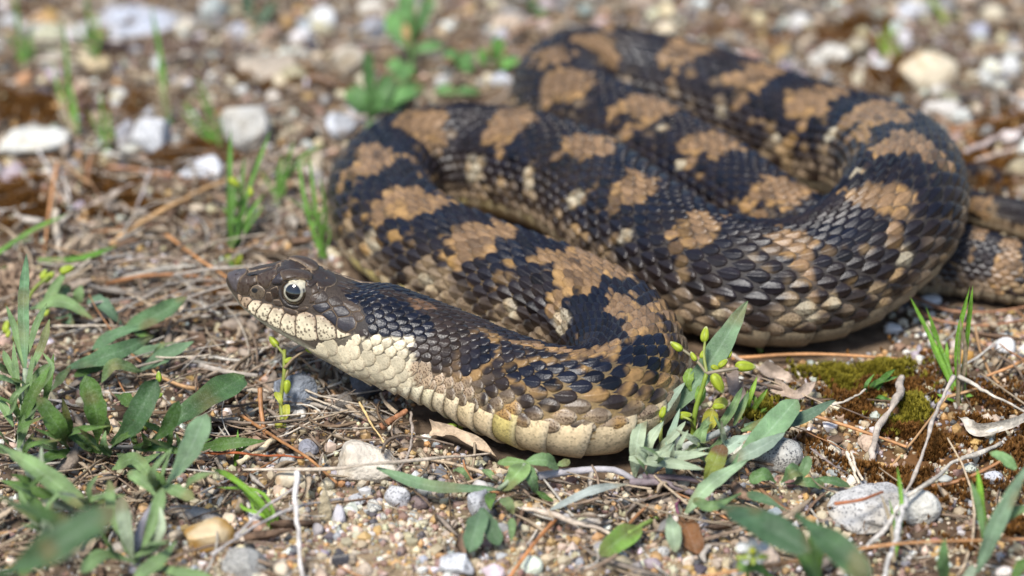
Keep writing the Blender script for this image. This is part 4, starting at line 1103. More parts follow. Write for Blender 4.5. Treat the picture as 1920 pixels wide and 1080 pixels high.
STICKS = [  # name, label, photo points with height, radius, colour
 ("pine_needle", "thick orange-brown pine needle lying right of the silvery plant", [(1372, 672, .25), (1500, 664, .3), (1600, 667, .3), (1690, 673, .25)], .055, ORB),
 ("pine_needle", "curved brown pine needle upper of the pair at the right", [(1712, 556, .2), (1780, 582, .25), (1850, 585, .25), (1945, 572, .2)], .05, (.34, .17, .09)),
 ("pine_needle", "curved brown pine needle lower of the pair at the right", [(1706, 566, .2), (1750, 598, .25), (1830, 610, .25), (1945, 596, .2)], .05, (.34, .17, .09)),
 ("dry_stick", "long tan stick slanting up to the grass tuft at the left", [(205, 460, .3), (262, 420, .4), (340, 378, .5), (430, 335, .5)], .085, (.46, .28, .13)),
 ("plant_stem", "thin reddish stem lying flat left of the crossing needle", [(360, 848, .3), (440, 850, .4), (572, 857, .4)], .04, (.30, .085, .03)),
 ("pine_needle", "brown needle slanting across the gravel to the beige stone", [(448, 776, .4), (520, 823, .45), (580, 860, .4), (632, 906, .3)], .05, (.34, .16, .06)),
 ("straw", "short pale yellow straw by the reddish stem", [(448, 866, .3), (485, 843, .35), (517, 822, .4)], .075, (.68, .56, .36)),
 ("dry_twig", "weathered grey twig with a crook standing in the moss", [(1690, 705, .5), (1680, 745, .5), (1650, 800, .4), (1630, 868, .2)], .10, (.44, .37, .30)),
 ("dry_stalk", "straight grey stalk leaning across the moss", [(1785, 705, 1.0), (1750, 790, .9), (1720, 870, .7), (1690, 945, .3)], .06, (.42, .36, .30)),
 ("dry_stalk", "pale straight stalk reaching the right edge", [(1797, 705, .7), (1850, 735, .6), (1945, 785, .4)], .055, PALE),
 ("dry_leaf_strip", "pale curled grass blade at the right edge", [(1805, 785, .3), (1830, 808, .35), (1880, 800, .4), (1945, 772, .5)], .085, PALE),
 ("dry_stalk", "thin brown stalk across the top of the green moss", [(1345, 705, .3), (1450, 725, .35), (1560, 758, .3), (1640, 790, .2)], .035, DKB),
 ("pine_needle", "double brown needle ending in the rusty moss", [(1475, 765, .3), (1560, 790, .35), (1700, 838, .3)], .055, ORB),
 ("dry_stalk", "thick bleached stalk lying over the broad rock", [(1880, 830, .3), (1790, 868, .6), (1720, 920, .8), (1690, 940, .8)], .075, PALE),
 ("dry_stalk", "bleached forked stalk in front of the broad rock", [(1692, 930, .9), (1660, 990, .7), (1612, 1040, .5)], .07, (.50, .46, .41)),
 ("dry_stalk", "bleached upright stalk right of the forked one", [(1695, 935, 1.0), (1680, 1000, .8), (1660, 1085, .4)], .085, (.50, .47, .43)),
 ("pine_needle", "blurred orange needle lying across the lower right", [(1300, 1085, .6), (1500, 1050, .9), (1640, 1025, .9), (1940, 1010, .6)], .045, ORB),
 ("pine_needle", "orange needle leaning at the bottom centre", [(1043, 972, .2), (1000, 1022, .4), (950, 1090, .4)], .06, (.48, .20, .07)),
 ("dry_twig", "knobbly tan twig running from the lobed leaf", [(980, 952, .3), (1043, 965, .35), (1100, 985, .3), (1160, 1004, .25)], .07, (.50, .41, .32)),
 ("dry_stalk", "pale upright stalk out of focus left of the gravel", [(556, 885, 1.2), (555, 950, .9), (567, 1085, .3)], .06, (.62, .57, .52)),
 ("dry_stalk", "grey stalk slanting up from the orange pebble", [(398, 1042, .4), (480, 985, .6), (560, 948, .6), (640, 935, .4)], .045, (.45, .41, .38)),
 ("dry_stalk", "thin grey stalk crossing the bent grass blade", [(440, 1008, .5), (500, 950, .8), (565, 905, .9)], .035, (.42, .38, .36)),
 ("dry_stalk", "long flat straw lying over the beige stone", [(455, 882, .4), (600, 880, .6), (720, 868, 1.0), (800, 860, .7), (920, 852, .3)], .045, (.48, .40, .31)),
 ("dry_stalk", "thin grey stalk bending down behind the beige stone", [(770, 772, .4), (773, 810, .5), (755, 870, .6), (738, 892, .5)], .04, (.36, .30, .25)),
 ("twig", "broken reddish brown twig beneath the neck", [(715, 800, .3), (738, 785, .4), (762, 770, .5)], .10, (.30, .14, .07)),
 ("straw", "thin golden straw slanting behind the beige stone", [(674, 755, .5), (700, 800, .45), (727, 838, .35)], .035, (.56, .40, .18)),
 ("dry_leaf_strip", "curled tan leaf strip under the front belly bend", [(808, 805, .3), (860, 815, .5), (900, 835, .4), (935, 860, .2)], .10, (.50, .38, .26)),
 ("pine_needle", "upright brown needle stub by the blue-grey stone", [(487, 728, .8), (490, 770, .5), (497, 820, .1)], .075, (.36, .17, .07)),
 ("pine_needle", "orange needle tip pointing at the snout", [(312, 440, .3), (365, 480, .4), (428, 522, .5)], .055, (.46, .22, .08)),
 ("pine_needle", "upright rust needle at the far left", [(107, 305, .9), (92, 400, .5), (82, 480, .1)], .06, (.42, .21, .09)),
 ("pine_needle", "blurred upright rust needle left of the tan stick", [(170, 290, .8), (160, 350, .4)], .05, (.38, .19, .1)),
 ("pine_needle", "rust needle lying behind the tan stick", [(200, 313, .3), (260, 318, .3), (340, 332, .2)], .055, (.40, .2, .1)),
 ("dry_stalk", "pale forked stalk in the orange moss, left arm", [(70, 275, .6), (105, 340, .5), (135, 390, .2)], .05, (.52, .47, .42)),
 ("dry_stalk", "pale forked stalk in the orange moss, right arm", [(105, 300, .8), (125, 350, .5), (135, 392, .2)], .045, (.52, .47, .42)),
 ("dry_stalk", "bent grey stalk above the tan stick", [(285, 320, .6), (270, 350, .5), (255, 400, .2)], .05, (.46, .4, .36)),
 ("dry_stalk", "arched grey stalk left of the tan stick", [(150, 395, .1), (200, 370, .5), (250, 345, .6)], .045, (.46, .38, .31)),
 ("dry_stalk", "thick pale stalk stub at the far left", [(105, 395, .7), (108, 430, .4), (112, 480, .1)], .12, (.52, .44, .34)),
 ("dry_stalk", "pinkish stalk behind the right bend, upper", [(1810, 285, .3), (1860, 262, .3), (1950, 225, .4)], .085, (.46, .37, .33)),
 ("dry_stalk", "pinkish stalk behind the right bend, lower", [(1830, 300, .3), (1880, 288, .3), (1950, 262, .3)], .06, (.46, .37, .31)),
 ("dry_stick", "dark stick lying along the back at the top left", [(50, 78, .3), (180, 82, .3), (300, 82, .3), (480, 92, .3)], .09, (.10, .065, .06)),
 ("dry_stick", "dark stick slanting behind the egg-shaped pebble", [(1680, 50, .3), (1740, 70, .4), (1830, 112, .3)], .085, (.17, .12, .10)),
 ("pine_needle", "short orange needle at the lower right of the coil", [(1945, 660, .3), (1890, 690, .3), (1850, 705, .2)], .055, ORB),
 ("dry_stalk", "thin stalk in the shade right of the silvery plant", [(1360, 660, .3), (1420, 690, .3), (1500, 720, .2)], .05, (.4, .33, .27)),
 ("bark_strip", "grey bark strip behind the yellow buds", [(1368, 700, .5), (1385, 740, .5), (1412, 780, .3)], .14, (.28, .22, .18)),
 ("bark_strip", "flat tan wood splinter above the bark strip", [(1425, 690, .4), (1455, 700, .4), (1488, 714, .3)], .10, (.46, .36, .28)),
 ("dry_leaf_strip", "twisted dry leaf right of the bark strip", [(1450, 725, .3), (1490, 742, .4), (1530, 715, .5)], .10, (.38, .29, .22)),
 ("dry_stalk", "white thin stalk forking in the green moss", [(1560, 760, .3), (1600, 745, .5), (1625, 730, .6)], .045, PALE),
 ("splinter", "pair of short pale splinters by the pale yellow stone, left", [(1588, 850, .4), (1600, 880, .35), (1612, 905, .2)], .05, (.66, .56, .42)),
 ("splinter", "short pale splinter right of its twin by the pale yellow stone", [(1595, 848, .4), (1606, 878, .35), (1616, 900, .2)], .045, (.64, .54, .42)),
 ("dry_stalk", "thin dark grey twig over the pale yellow stone", [(1520, 840, .6), (1560, 870, .6), (1590, 890, .3)], .03, (.25, .2, .18)),
 ("pine_needle", "short rust needle on the broad whitish rock", [(1565, 945, .9), (1610, 938, 1.0), (1655, 922, .9)], .05, RUST),
]
RIBBON = []
for k, (nm, lb, pp, r, c) in enumerate(STICKS):
    w = gpath(pp)
    if "strip" in nm:
        RIBBON.append((nm, lb, w, r, c)); continue
    r = r * .82
    V, F = tube(w, r, n=34, sides=7, taper=.7, seed=k, wob=.06 if "needle" in nm else (.12 if nm == "twig" else .36))
    cl = np.array(c) * (1 + .30 * noise(V * 4, k + 3) + .25 * noise(V * 14, k + 4))[:, None]
    tag(mk(nm, V, F, M_NEEDLE if "needle" in nm else M_DRY, col=cl, origin=w[0]), lb, nm.replace("_", " ") if nm.count("_") <= 1 else "dry grass", "dry litter on the ground")

# scattered stalks: the largest are things of their own, the mass is stuff
def scatter(seed, n, dens, lmu, lsig, rmu, cols, wts, lone, name, cat, grp, stuffname, stufflabel, flat=False, zmax=.45, mat=None, pref=None):
    r = np.random.default_rng(seed)
    xy, pj = field_xy(r, n * 6)
    keep = r.uniform(0, 1, len(xy)) < dens(pj)
    xy, pj = xy[keep][:n], pj[keep][:n]
    n = len(xy)
    L = np.clip(r.lognormal(math.log(lmu), lsig, n), .2, 6)
    a = r.uniform(0, math.pi, n) if pref is None else r.normal(pref, .7, n)
    bend = r.normal(0, .45, n)
    NP = 7
    t = np.linspace(-.5, .5, NP)
    X = xy[:, :1] + L[:, None] * (np.cos(a)[:, None] * t - np.sin(a)[:, None] * bend[:, None] * (t ** 2 - .08))
    Yv = xy[:, 1:] + L[:, None] * (np.sin(a)[:, None] * t + np.cos(a)[:, None] * bend[:, None] * (t ** 2 - .08))
    gp = gap(np.stack([X.ravel(), Yv.ravel()], -1)).reshape(n, NP).min(1)
    ok = gp > .06
    X, Yv, L, a, pj, xy = X[ok], Yv[ok], L[ok], a[ok], pj[ok], xy[ok]
    n = len(X)
    z0 = r.uniform(.02, 1, n) ** 1.6 * zmax
    sl = r.normal(0, .16, n)
    G = gh(X, Yv)
    Zv = np.maximum(G.max(1, keepdims=True) * .5 + G * .5 + z0[:, None] + L[:, None] * sl[:, None] * t + .12 * L[:, None] * r.normal(0, .5, n)[:, None] * (t ** 2 - .1), G + .01)
    Cn = np.stack([X, Yv, Zv], -1)
    rad_ = rmu * r.lognormal(0, .35, n)
    ci = r.choice(len(cols), n, p=np.array(wts) / sum(wts))
    base = np.array([c[0] for c in cols])[ci] * r.uniform(.7, 1.2, (n, 1))
    tg = np.gradient(Cn, axis=1); tg /= np.linalg.norm(tg, axis=2)[..., None] + 1e-9
    sd = np.cross(tg, np.array([0, 0, 1.0])); sd /= np.linalg.norm(sd, axis=2)[..., None] + 1e-9
    up = np.cross(sd, tg)
    tw = r.uniform(0, math.pi, n)[:, None] + r.normal(0, .9 if flat else .1, n)[:, None] * t * 2
    ct, st = np.cos(tw)[..., None], np.sin(tw)[..., None]
    sd, up = sd * ct + up * st, up * ct - sd * st
    tp = (1 - .75 * np.abs(2 * t) ** 3)[None, :, None] if flat else (1 - .4 * (t + .5))[None, :, None]
    an = np.array([0, .5, 1, 1.5]) * math.pi
    fl = .16 if flat else 1.0
    V = np.stack([Cn + rad_[:, None, None] * tp * (math.cos(k) * sd + fl * math.sin(k) * up) for k in an], 2)   # n, NP, 4, 3
    fg = grid_faces(NP, 4, wrap=True)
    fg = np.concatenate([fg, [[0, 1, 2, 3], [(NP - 1) * 4 + 3, (NP - 1) * 4 + 2, (NP - 1) * 4 + 1, (NP - 1) * 4]]])
    V = V.reshape(n, -1, 3); nv = V.shape[1]
    cc = base[:, None] * (1 + .18 * noise(V * 4.0, seed) + .15 * noise(V * 13.0, seed + 1))[..., None]
    infr = (pj[:, 0] > 0) & (pj[:, 0] < 1920) & (pj[:, 1] > 0) & (pj[:, 1] < 1080)
    od = np.argsort(-(L * rad_ / pj[:, 2] ** 2) * infr)
    for k in od[:lone]:
        ori = "crosswise" if abs(math.cos(a[k])) > .8 else ("lengthwise" if abs(math.cos(a[k])) < .4 else "aslant")
        sz = "long" if L[k] > lmu * 1.9 else ("short" if L[k] < lmu * 1.2 else "medium")
        tag(mk(name, V[k], fg, mat or M_DRY, col=cc[k], origin=Cn[k, 3]), unique(f"{sz} {cols[ci[k]][1]} {name.replace('_', ' ')} {ori}", *proj(Cn[k, 3])[:2]), cat, grp)
    rest = od[lone:]
    tag(mk(stuffname, V[rest].reshape(-1, 3), (fg[None] + (np.arange(len(rest)) * nv)[:, None, None]).reshape(-1, 4), mat or M_DRY, col=cc[rest].reshape(-1, 3), origin=(0, 0, 0)), stufflabel, "litter", kind="stuff")
dl = lambda pj: -.35 * zone(Z_RMOSS, pj[:, 0], pj[:, 1]) + .22 + .75 * zone(Z_LITTER, pj[:, 0], pj[:, 1]) - .2 * zone(Z_SAND, pj[:, 0], pj[:, 1]) + .08 * (pj[:, 1] < 350)
scatter(41, 4200, dl, 1.1, .5, .026, [((.25, .18, .125), "grey-brown"), ((.40, .31, .21), "straw-coloured"), ((.15, .10, .06), "dark brown"), ((.50, .46, .39), "bleached")], [4, 3, 2, 1.6],
        150, "dry_stalk", "stalk", "scattered dry stalks", "stalk_litter", "tangle of thin dry stalks and rootlets on the soil")
scatter(42, 240, lambda pj: .3 + .3 * zone(Z_LITTER, pj[:, 0], pj[:, 1]), 2.2, .4, .038, [((.36, .17, .07), "rusty"), ((.42, .25, .12), "orange-brown"), ((.25, .13, .06), "brown")], [3, 2, 2],
        70, "pine_needle", "pine needle", "scattered pine needles", "needle_litter", "fallen pine needles among the litter", mat=M_NEEDLE, zmax=.5)
scatter(43, 2600, lambda pj: dl(pj) * .9, .75, .5, .095, [((.28, .225, .175), "grey-tan"), ((.36, .28, .195), "tan"), ((.18, .115, .075), "brown"), ((.42, .37, .31), "pale grey")], [3, 3, 3, 1.5],
        110, "dry_leaf_flake", "leaf flake", "flakes of dry leaves and grass", "leaf_crumbs", "crumbled dry leaves and bits of bark", flat=True, zmax=.35)
scatter(44, 1200, lambda pj: .9 * zone([(380, 690, 200, 70), (330, 560, 170, 60), (540, 800, 170, 50), (520, 450, 100, 80)], pj[:, 0], pj[:, 1]), 1.9, .4, .032,
        [((.38, .33, .275), "grey"), ((.46, .39, .30), "straw-coloured"), ((.25, .19, .14), "brown")], [3, 3, 1.5],
        90, "dry_grass_stalk", "grass stalk", "dry grass stalks beneath the snake's head", "straw_tangle", "tangled dry grass under and around the snake's head", zmax=.7, pref=.55)

# moss cushions
def moss(name, label, zones, n, seed, c0, c1, hgt):
    r = np.random.default_rng(seed)
    wz = np.array([a_ * b_ for _, _, a_, b_ in zones], float); zi = r.choice(len(zones), n * 3, p=wz / wz.sum())
    zz_ = np.array(zones, float)[zi]
    px_ = zz_[:, 0] + zz_[:, 2] * r.normal(0, .62, n * 3); py_ = zz_[:, 1] + zz_[:, 3] * r.normal(0, .62, n * 3)
    xy = P(px_, py_, np.zeros(n * 3))[:, :2]
    hump = fbm(xy * 1.2, seed, 3); keep = (hump + r.uniform(-.15, .15, len(xy)) > .02) & (gap(xy) > -.1)
    xy = xy[keep][:n]; hump = np.clip(hump[keep][:n], 0, .5); m = len(xy)
    NB = 7
    az = r.uniform(0, 2 * math.pi, (m, NB)); le = r.uniform(.5, 1.2, (m, NB)) * hgt; sp = r.uniform(.15, .75, (m, NB))
    b = np.stack([xy[:, 0], xy[:, 1], gh(xy[:, 0], xy[:, 1]) + r.uniform(-.02, .08, m) + .5 * hump], -1)[:, None]
    d = np.stack([np.cos(az) * sp, np.sin(az) * sp, np.ones_like(az)], -1); d /= np.linalg.norm(d, axis=2)[..., None]
    s_ = np.stack([-np.sin(az), np.cos(az), 0 * az], -1)
    wd = .18 * hgt
    V = np.stack([b + s_ * wd * .4, b + d * le[..., None] * .5 + s_ * wd, b + d * le[..., None], b + d * le[..., None] * .5 - s_ * wd], 2)
    t = r.uniform(0, 1, (m, 1, 1)) * .6 + r.uniform(0, 1, (m, NB, 1)) * .4
    c = np.array(c0) * (1 - t) + np.array(c1) * t
    V = V.reshape(-1, 3); F = np.arange(len(V)).reshape(-1, 4)
    tag(mk(name, V, F, M_MOSS, col=np.repeat(c.reshape(-1, 3), 4, 0), smooth=False, origin=(0, 0, 0)), label, "moss", kind="stuff")
M_MOSS = material("moss", rough=.7, spec=.25, var=.15, vscale=800, transl=.3)
moss("rusty_moss", "rust-brown moss carpeting patches of the soil", Z_RMOSS, 15000, 51, (.10, .042, .011), (.28, .13, .03), .14)
moss("green_moss", "yellow-green moss cushion right of the silvery plant", Z_GMOSS, 3600, 52, (.13, .115, .015), (.36, .30, .03), .15)
# ================================================================== PLANTS
def leaf_material(name, rough, transl, fuzz):
    m = material(name, rough=rough, spec=.25, var=.26, vscale=300, transl=transl, bump=.5, bscale=1100, sheen=fuzz, speck=(.42, .47, .38), sscale=4200, samt=.14, sthr=.30)
    t = m.node_tree; N, Lk = t.nodes, t.links
    b = N["Principled BSDF"]
    src = b.inputs["Base Color"].links[0].from_socket
    at = N.new("ShaderNodeAttribute"); at.attribute_name = "LeafUV"
    sx = N.new("ShaderNodeSeparateXYZ"); Lk.new(at.outputs["Vector"], sx.inputs[0])
    ab = N.new("ShaderNodeMath"); ab.operation = 'ABSOLUTE'; Lk.new(sx.outputs[0], ab.inputs[0])
    mr = N.new("ShaderNodeMapRange"); mr.inputs[1].default_value = .03; mr.inputs[2].default_value = .12
    mr.inputs[3].default_value = .4; mr.inputs[4].default_value = 0.0
    Lk.new(ab.outputs[0], mr.inputs[0])
    # side veins run outwards and forwards from the midrib
    ma = N.new("ShaderNodeMath"); ma.operation = 'MULTIPLY_ADD'; Lk.new(ab.outputs[0], ma.inputs[0]); ma.inputs[1].default_value = -.16; Lk.new(sx.outputs[1], ma.inputs[2])
    sn = N.new("ShaderNodeMath"); sn.operation = 'SINE'
    mu = N.new("ShaderNodeMath"); mu.operation = 'MULTIPLY'; mu.inputs[1].default_value = 62; Lk.new(ma.outputs[0], mu.inputs[0]); Lk.new(mu.outputs[0], sn.inputs[0])
    m2 = N.new("ShaderNodeMapRange"); m2.inputs[1].default_value = .8; m2.inputs[2].default_value = 1.0; m2.inputs[3].default_value = 0; m2.inputs[4].default_value = .10
    Lk.new(sn.outputs[0], m2.inputs[0])
    ad = N.new("ShaderNodeMath"); ad.operation = 'ADD'; Lk.new(mr.outputs[0], ad.inputs[0]); Lk.new(m2.outputs[0], ad.inputs[1])
    hs_ = N.new("ShaderNodeHueSaturation"); hs_.inputs["Saturation"].default_value = .75; hs_.inputs["Value"].default_value = 1.45
    Lk.new(src, hs_.inputs["Color"])
    mx = N.new("ShaderNodeMix"); mx.data_type = 'RGBA'
    Lk.new(ad.outputs[0], mx.inputs[0]); Lk.new(src, mx.inputs[6]); Lk.new(hs_.outputs[0], mx.inputs[7])
    Lk.new(mx.outputs[2], b.inputs["Base Color"])
    return m
M_LEAF = leaf_material("leaf_green", .5, .25, .0)
M_FELT = leaf_material("leaf_felted", .7, .18, .05)
M_BUD = material("bud", rough=.45, spec=.4, var=.14, vscale=700, transl=.30)
GRN, DGRN, SLV, PSLV, YGR, BGR, OLV = (.082, .158, .030), (.046, .100, .022), (.165, .255, .095), (.32, .38, .245), (.38, .40, .04), (.15, .29, .05), (.17, .20, .03)
def leaf(parent, pp, wpx, c=GRN, shape="lance", roll=0.0, fold=.25, mat=None, name="leaf", wave=.13, world=False, n=18, tipc=None):
    w = np.array([PG(x, y, z) for x, y, z in pp]) if not world else np.array(pp, float)
    sc = FPX / proj(w.mean(0))[2]
    hw = wpx * (.86 if name == 'leaf' else 1) / 2 / sc
    if len(w) == 2:
        mid = (w[0] + w[1]) / 2 + np.array([0, 0, .08 * np.linalg.norm(w[1] - w[0])]); w = np.array([w[0], mid, w[1]])
    L = np.concatenate([[0], np.cumsum(np.linalg.norm(np.diff(w, axis=0), axis=1))])
    t = np.linspace(0, 1, n)
    cn = crom(t * L[-1], L, w)
    tg = np.gradient(cn, axis=0); tg /= np.linalg.norm(tg, axis=1)[:, None]
    face = np.array([.05, -.62, .78])
    sd = np.cross(tg, face); sd /= np.linalg.norm(sd, axis=1)[:, None] + 1e-9
    nm = np.cross(sd, tg)
    a = math.radians(roll) + .35 * (t - .5)[:, None] * 0
    sd, nm = sd * math.cos(math.radians(roll)) + nm * math.sin(math.radians(roll)), nm * math.cos(math.radians(roll)) - sd * math.sin(math.radians(roll))
    if shape == "lance":
        pr_ = np.sin(math.pi * np.clip(t, 0, 1) ** .85) ** .75 * .97 + .03; pr_ = np.maximum(pr_, np.where(t < .3, .22, .02))
    elif shape == "spoon":
        pr_ = np.where(t < .4, .14 + .1 * t, 0) + np.where(t >= .4, np.sqrt(np.clip(1 - ((t - .70) / .305) ** 2, 0, 1)) * .98 + .02, 0); pr_ = np.maximum(pr_, .12 * (t < .98))
    elif shape == "oblanc":
        pr_ = .16 + .84 * sstep(0, .65, t); pr_ = pr_ * np.sqrt(np.clip(1 - (np.clip(t - .7, 0, 1) / .3) ** 2.2, 0.004, 1))
    else:
        pr_ = np.where(t < .8, 1 - .25 * t, (1 - t) / .2 * .8)
    sdn = int(abs(w[0, 0] * 37 + w[-1, 1] * 91)) % 1000
    b = np.linspace(-1, 1, 9)
    W = hw * pr_
    wav = wave * hw * 2 * noise(np.stack([t * 4.5, t * 0 + sdn], -1), 3)
    V = (cn[:, None] + sd[:, None] * (W[:, None] * b[None])[..., None]
         + nm[:, None] * ((fold * W[:, None] * np.abs(b)[None] ** 1.4) + wav[:, None] * b[None] * np.abs(b)[None]
                          + .6 * wave * hw * noise(np.stack([np.repeat(t[:, None] * 9, 9, 1), np.repeat(b[None] * 1.5 + sdn, n, 0)], -1), 4))[..., None])
    V = V + sd[:, None] * (.13 * W[:, None] * np.abs(b)[None] ** 3 * np.sign(b)[None] * noise(np.stack([t * 11, t * 0 + sdn], -1), 5)[:, None])[..., None]
    th = max(.010, hw * .05)
    edge = (1 - np.abs(b) ** 2)[None] * (pr_ > .05)[:, None]
    Vt = V + nm[:, None] * (th * .5 * edge)[..., None]; Vb_ = V - nm[:, None] * (th * .5 * edge)[..., None]
    VV_ = np.concatenate([Vt.reshape(-1, 3), Vb_.reshape(-1, 3)])
    f = grid_faces(n, 9)
    F = np.concatenate([f, f[:, ::-1] + n * 9])
    uv = np.stack([np.repeat(b[None], n, 0), np.repeat(t[:, None], 9, 1)], -1).reshape(-1, 2)
    cl = np.array(c) * (1 + .28 * noise(V.reshape(-1, 3) * 2.2, sdn))[:, None]
    if name == "leaf":
        wilt = sstep(.35, .75, noise(V.reshape(-1, 3) * 1.7, sdn + 9) + .5 * sstep(.75, 1, np.repeat(t, 9)))
        cl = mix(cl, np.array([.17, .12, .045]), wilt * .55)
    if tipc is not None:
        cl = mix(cl, np.array(tipc), np.repeat(sstep(.55, .9, t + .15 * noise(np.stack([t * 6, t * 0], -1), 9))[:, None], 9, 1).ravel())
    return mk(name, VV_, F, mat or M_LEAF, parent, col=np.concatenate([cl, cl * .92 + .012]), uv=np.concatenate([uv, uv]))
def stem(parent, pp, rpx, c, name="stem", mat=None, taper=.7):
    w = np.array([PG(x, y, z) for x, y, z in pp]); sc = FPX / proj(w.mean(0))[2]
    V, F = tube(w, rpx / sc, n=14, sides=7, taper=taper, seed=int(pp[0][0]), wob=.06)
    return mk(name, V, F, mat or M_BUD, parent, col=np.array(c) * (1 + .15 * noise(V * 3, 4))[:, None])
SPH, SPF = sphere_grid(14, 16)
def bud(parent, px, py, z, lpx, ang, c=(.47, .48, .05), fat=.25, name="bud", tip=(.58, .58, .30)):
    p = PG(px, py, z); sc = FPX / proj(p)[2]; h = lpx * .78 / 2 / sc
    a = math.radians(ang)
    ax_ = RGT * math.cos(a) + UPV * math.sin(a); ax_ = ax_ + FWD * .15; ax_ /= np.linalg.norm(ax_)
    u = np.cross(ax_, FWD); u /= np.linalg.norm(u); v = np.cross(ax_, u)
    t = SPH[:, 2]
    az = np.arctan2(SPH[:, 1], SPH[:, 0])
    rr_ = fat * h * 2 * np.sqrt(np.clip(1 - t ** 2, 0, 1)) * (1 - .32 * t) * (1 + .10 * np.cos(5 * az) * (t + 1) * .5)
    V = p + h * t[:, None] * ax_ + rr_[:, None] * (np.cos(az)[:, None] * u + np.sin(az)[:, None] * v)
    cl = mix(np.array(c) * np.array([.82, .95, .8]), np.array(tip), sstep(.55, 1.0, t)) * (1 - .26 * np.cos(5 * az))[:, None]
    return mk(name, V, SPF, M_BUD, parent, col=cl, origin=p)
def plant(name, label, cat, px, py, group=None):
    return tag(empty(name, PG(px, py)), label, cat, group)

for nm_, lb_, w_, r__, c_ in RIBBON:
    o_ = leaf(None, w_, r__ * 2.6 * FPX / proj(w_.mean(0))[2], c_, "grass", fold=.6, mat=M_DRY, name=nm_, wave=.5, world=True, n=24)
    tag(o_, lb_, "dry leaf", "dry litter on the ground")
# --- upright silvery plant at the left edge
p = plant("silvery_plant", "upright silvery green plant with narrow leaves at the left edge", "plant", 40, 860)
stem(p, [(38, 862, 0), (42, 780, .9), (48, 690, 1.9)], 8, PSLV, mat=M_FELT)
for pp, wp, c in [([(48, 690, 1.9), (44, 590, 2.7), (50, 476, 3.3)], 24, (.12, .22, .10)), ([(44, 690, 1.8), (32, 630, 2.2), (12, 573, 2.4)], 17, SLV), ([(50, 670, 2.0), (66, 615, 2.5), (88, 568, 2.7)], 14, SLV),
                  ([(54, 700, 1.8), (78, 650, 2.2), (93, 598, 2.5)], 20, SLV), ([(38, 720, 1.5), (20, 690, 1.8), (6, 656, 1.9)], 18, SLV), ([(37, 800, 1.0), (62, 740, 1.8), (94, 686, 2.3)], 27, GRN),
                  ([(80, 770, .9), (92, 715, 1.5), (101, 662, 2.0)], 15, GRN), ([(25, 800, 1.0), (8, 765, 1.3), (-20, 735, 1.5)], 20, SLV), ([(45, 760, 1.2), (55, 715, 1.8), (60, 665, 2.2)], 14, SLV),
                  ([(34, 840, .6), (50, 790, 1.2), (75, 740, 1.6)], 22, SLV), ([(25, 850, .5), (-5, 840, .9), (-40, 815, 1.2)], 22, SLV), ([(40, 760, 1.3), (30, 700, 1.9), (25, 640, 2.2)], 14, SLV)]:
    leaf(p, pp, wp, c, mat=M_FELT)
# --- rosette with broad leaves, lower left
p = plant("broad_leaved_rosette", "rosette of broad dark green leaves at the lower left", "plant", 200, 850)
for pp, wp, c, sh in [([(275, 838, .3), (335, 785, .9), (400, 740, 1.1), (458, 707, 1.0)], 64, (.075, .15, .052), "oblanc"), ([(182, 835, .4), (180, 770, 1.4), (160, 704, 2.1)], 48, GRN, "oblanc"),
                      ([(212, 835, .5), (255, 785, 1.5), (293, 711, 2.3)], 56, (.06, .125, .045), "oblanc"), ([(130, 845, .4), (108, 800, 1.3), (70, 744, 2.0)], 42, GRN, "oblanc"), ([(132, 815, .5), (125, 780, 1.2), (117, 746, 1.6)], 20, GRN, "lance"),
                      ([(275, 830, .7), (318, 795, 1.5), (336, 752, 2.0)], 32, DGRN, "oblanc"), ([(365, 842, .3), (430, 832, .6), (498, 827, .6)], 28, GRN, "lance"), ([(210, 880, .4), (250, 862, .9), (292, 905, .8)], 32, SLV, "lance"),
                      ([(150, 850, .3), (100, 855, .6), (60, 880, .8)], 30, GRN, "lance"), ([(250, 840, .4), (300, 838, .7), (345, 850, .7)], 28, GRN, "lance"), ([(215, 740, .3), (235, 748, .5), (252, 765, .5)], 28, GRN, "oblanc"),
                      ([(190, 850, .4), (150, 825, .8), (120, 812, 1.0)], 26, GRN, "lance"), ([(220, 850, .4), (262, 868, .6), (300, 850, .7)], 24, SLV, "lance")]:
    leaf(p, pp, wp, c, sh, mat=M_LEAF)
stem(p, [(55, 858, .3), (130, 845, .4), (260, 838, .4)], 6, (.26, .25, .22))
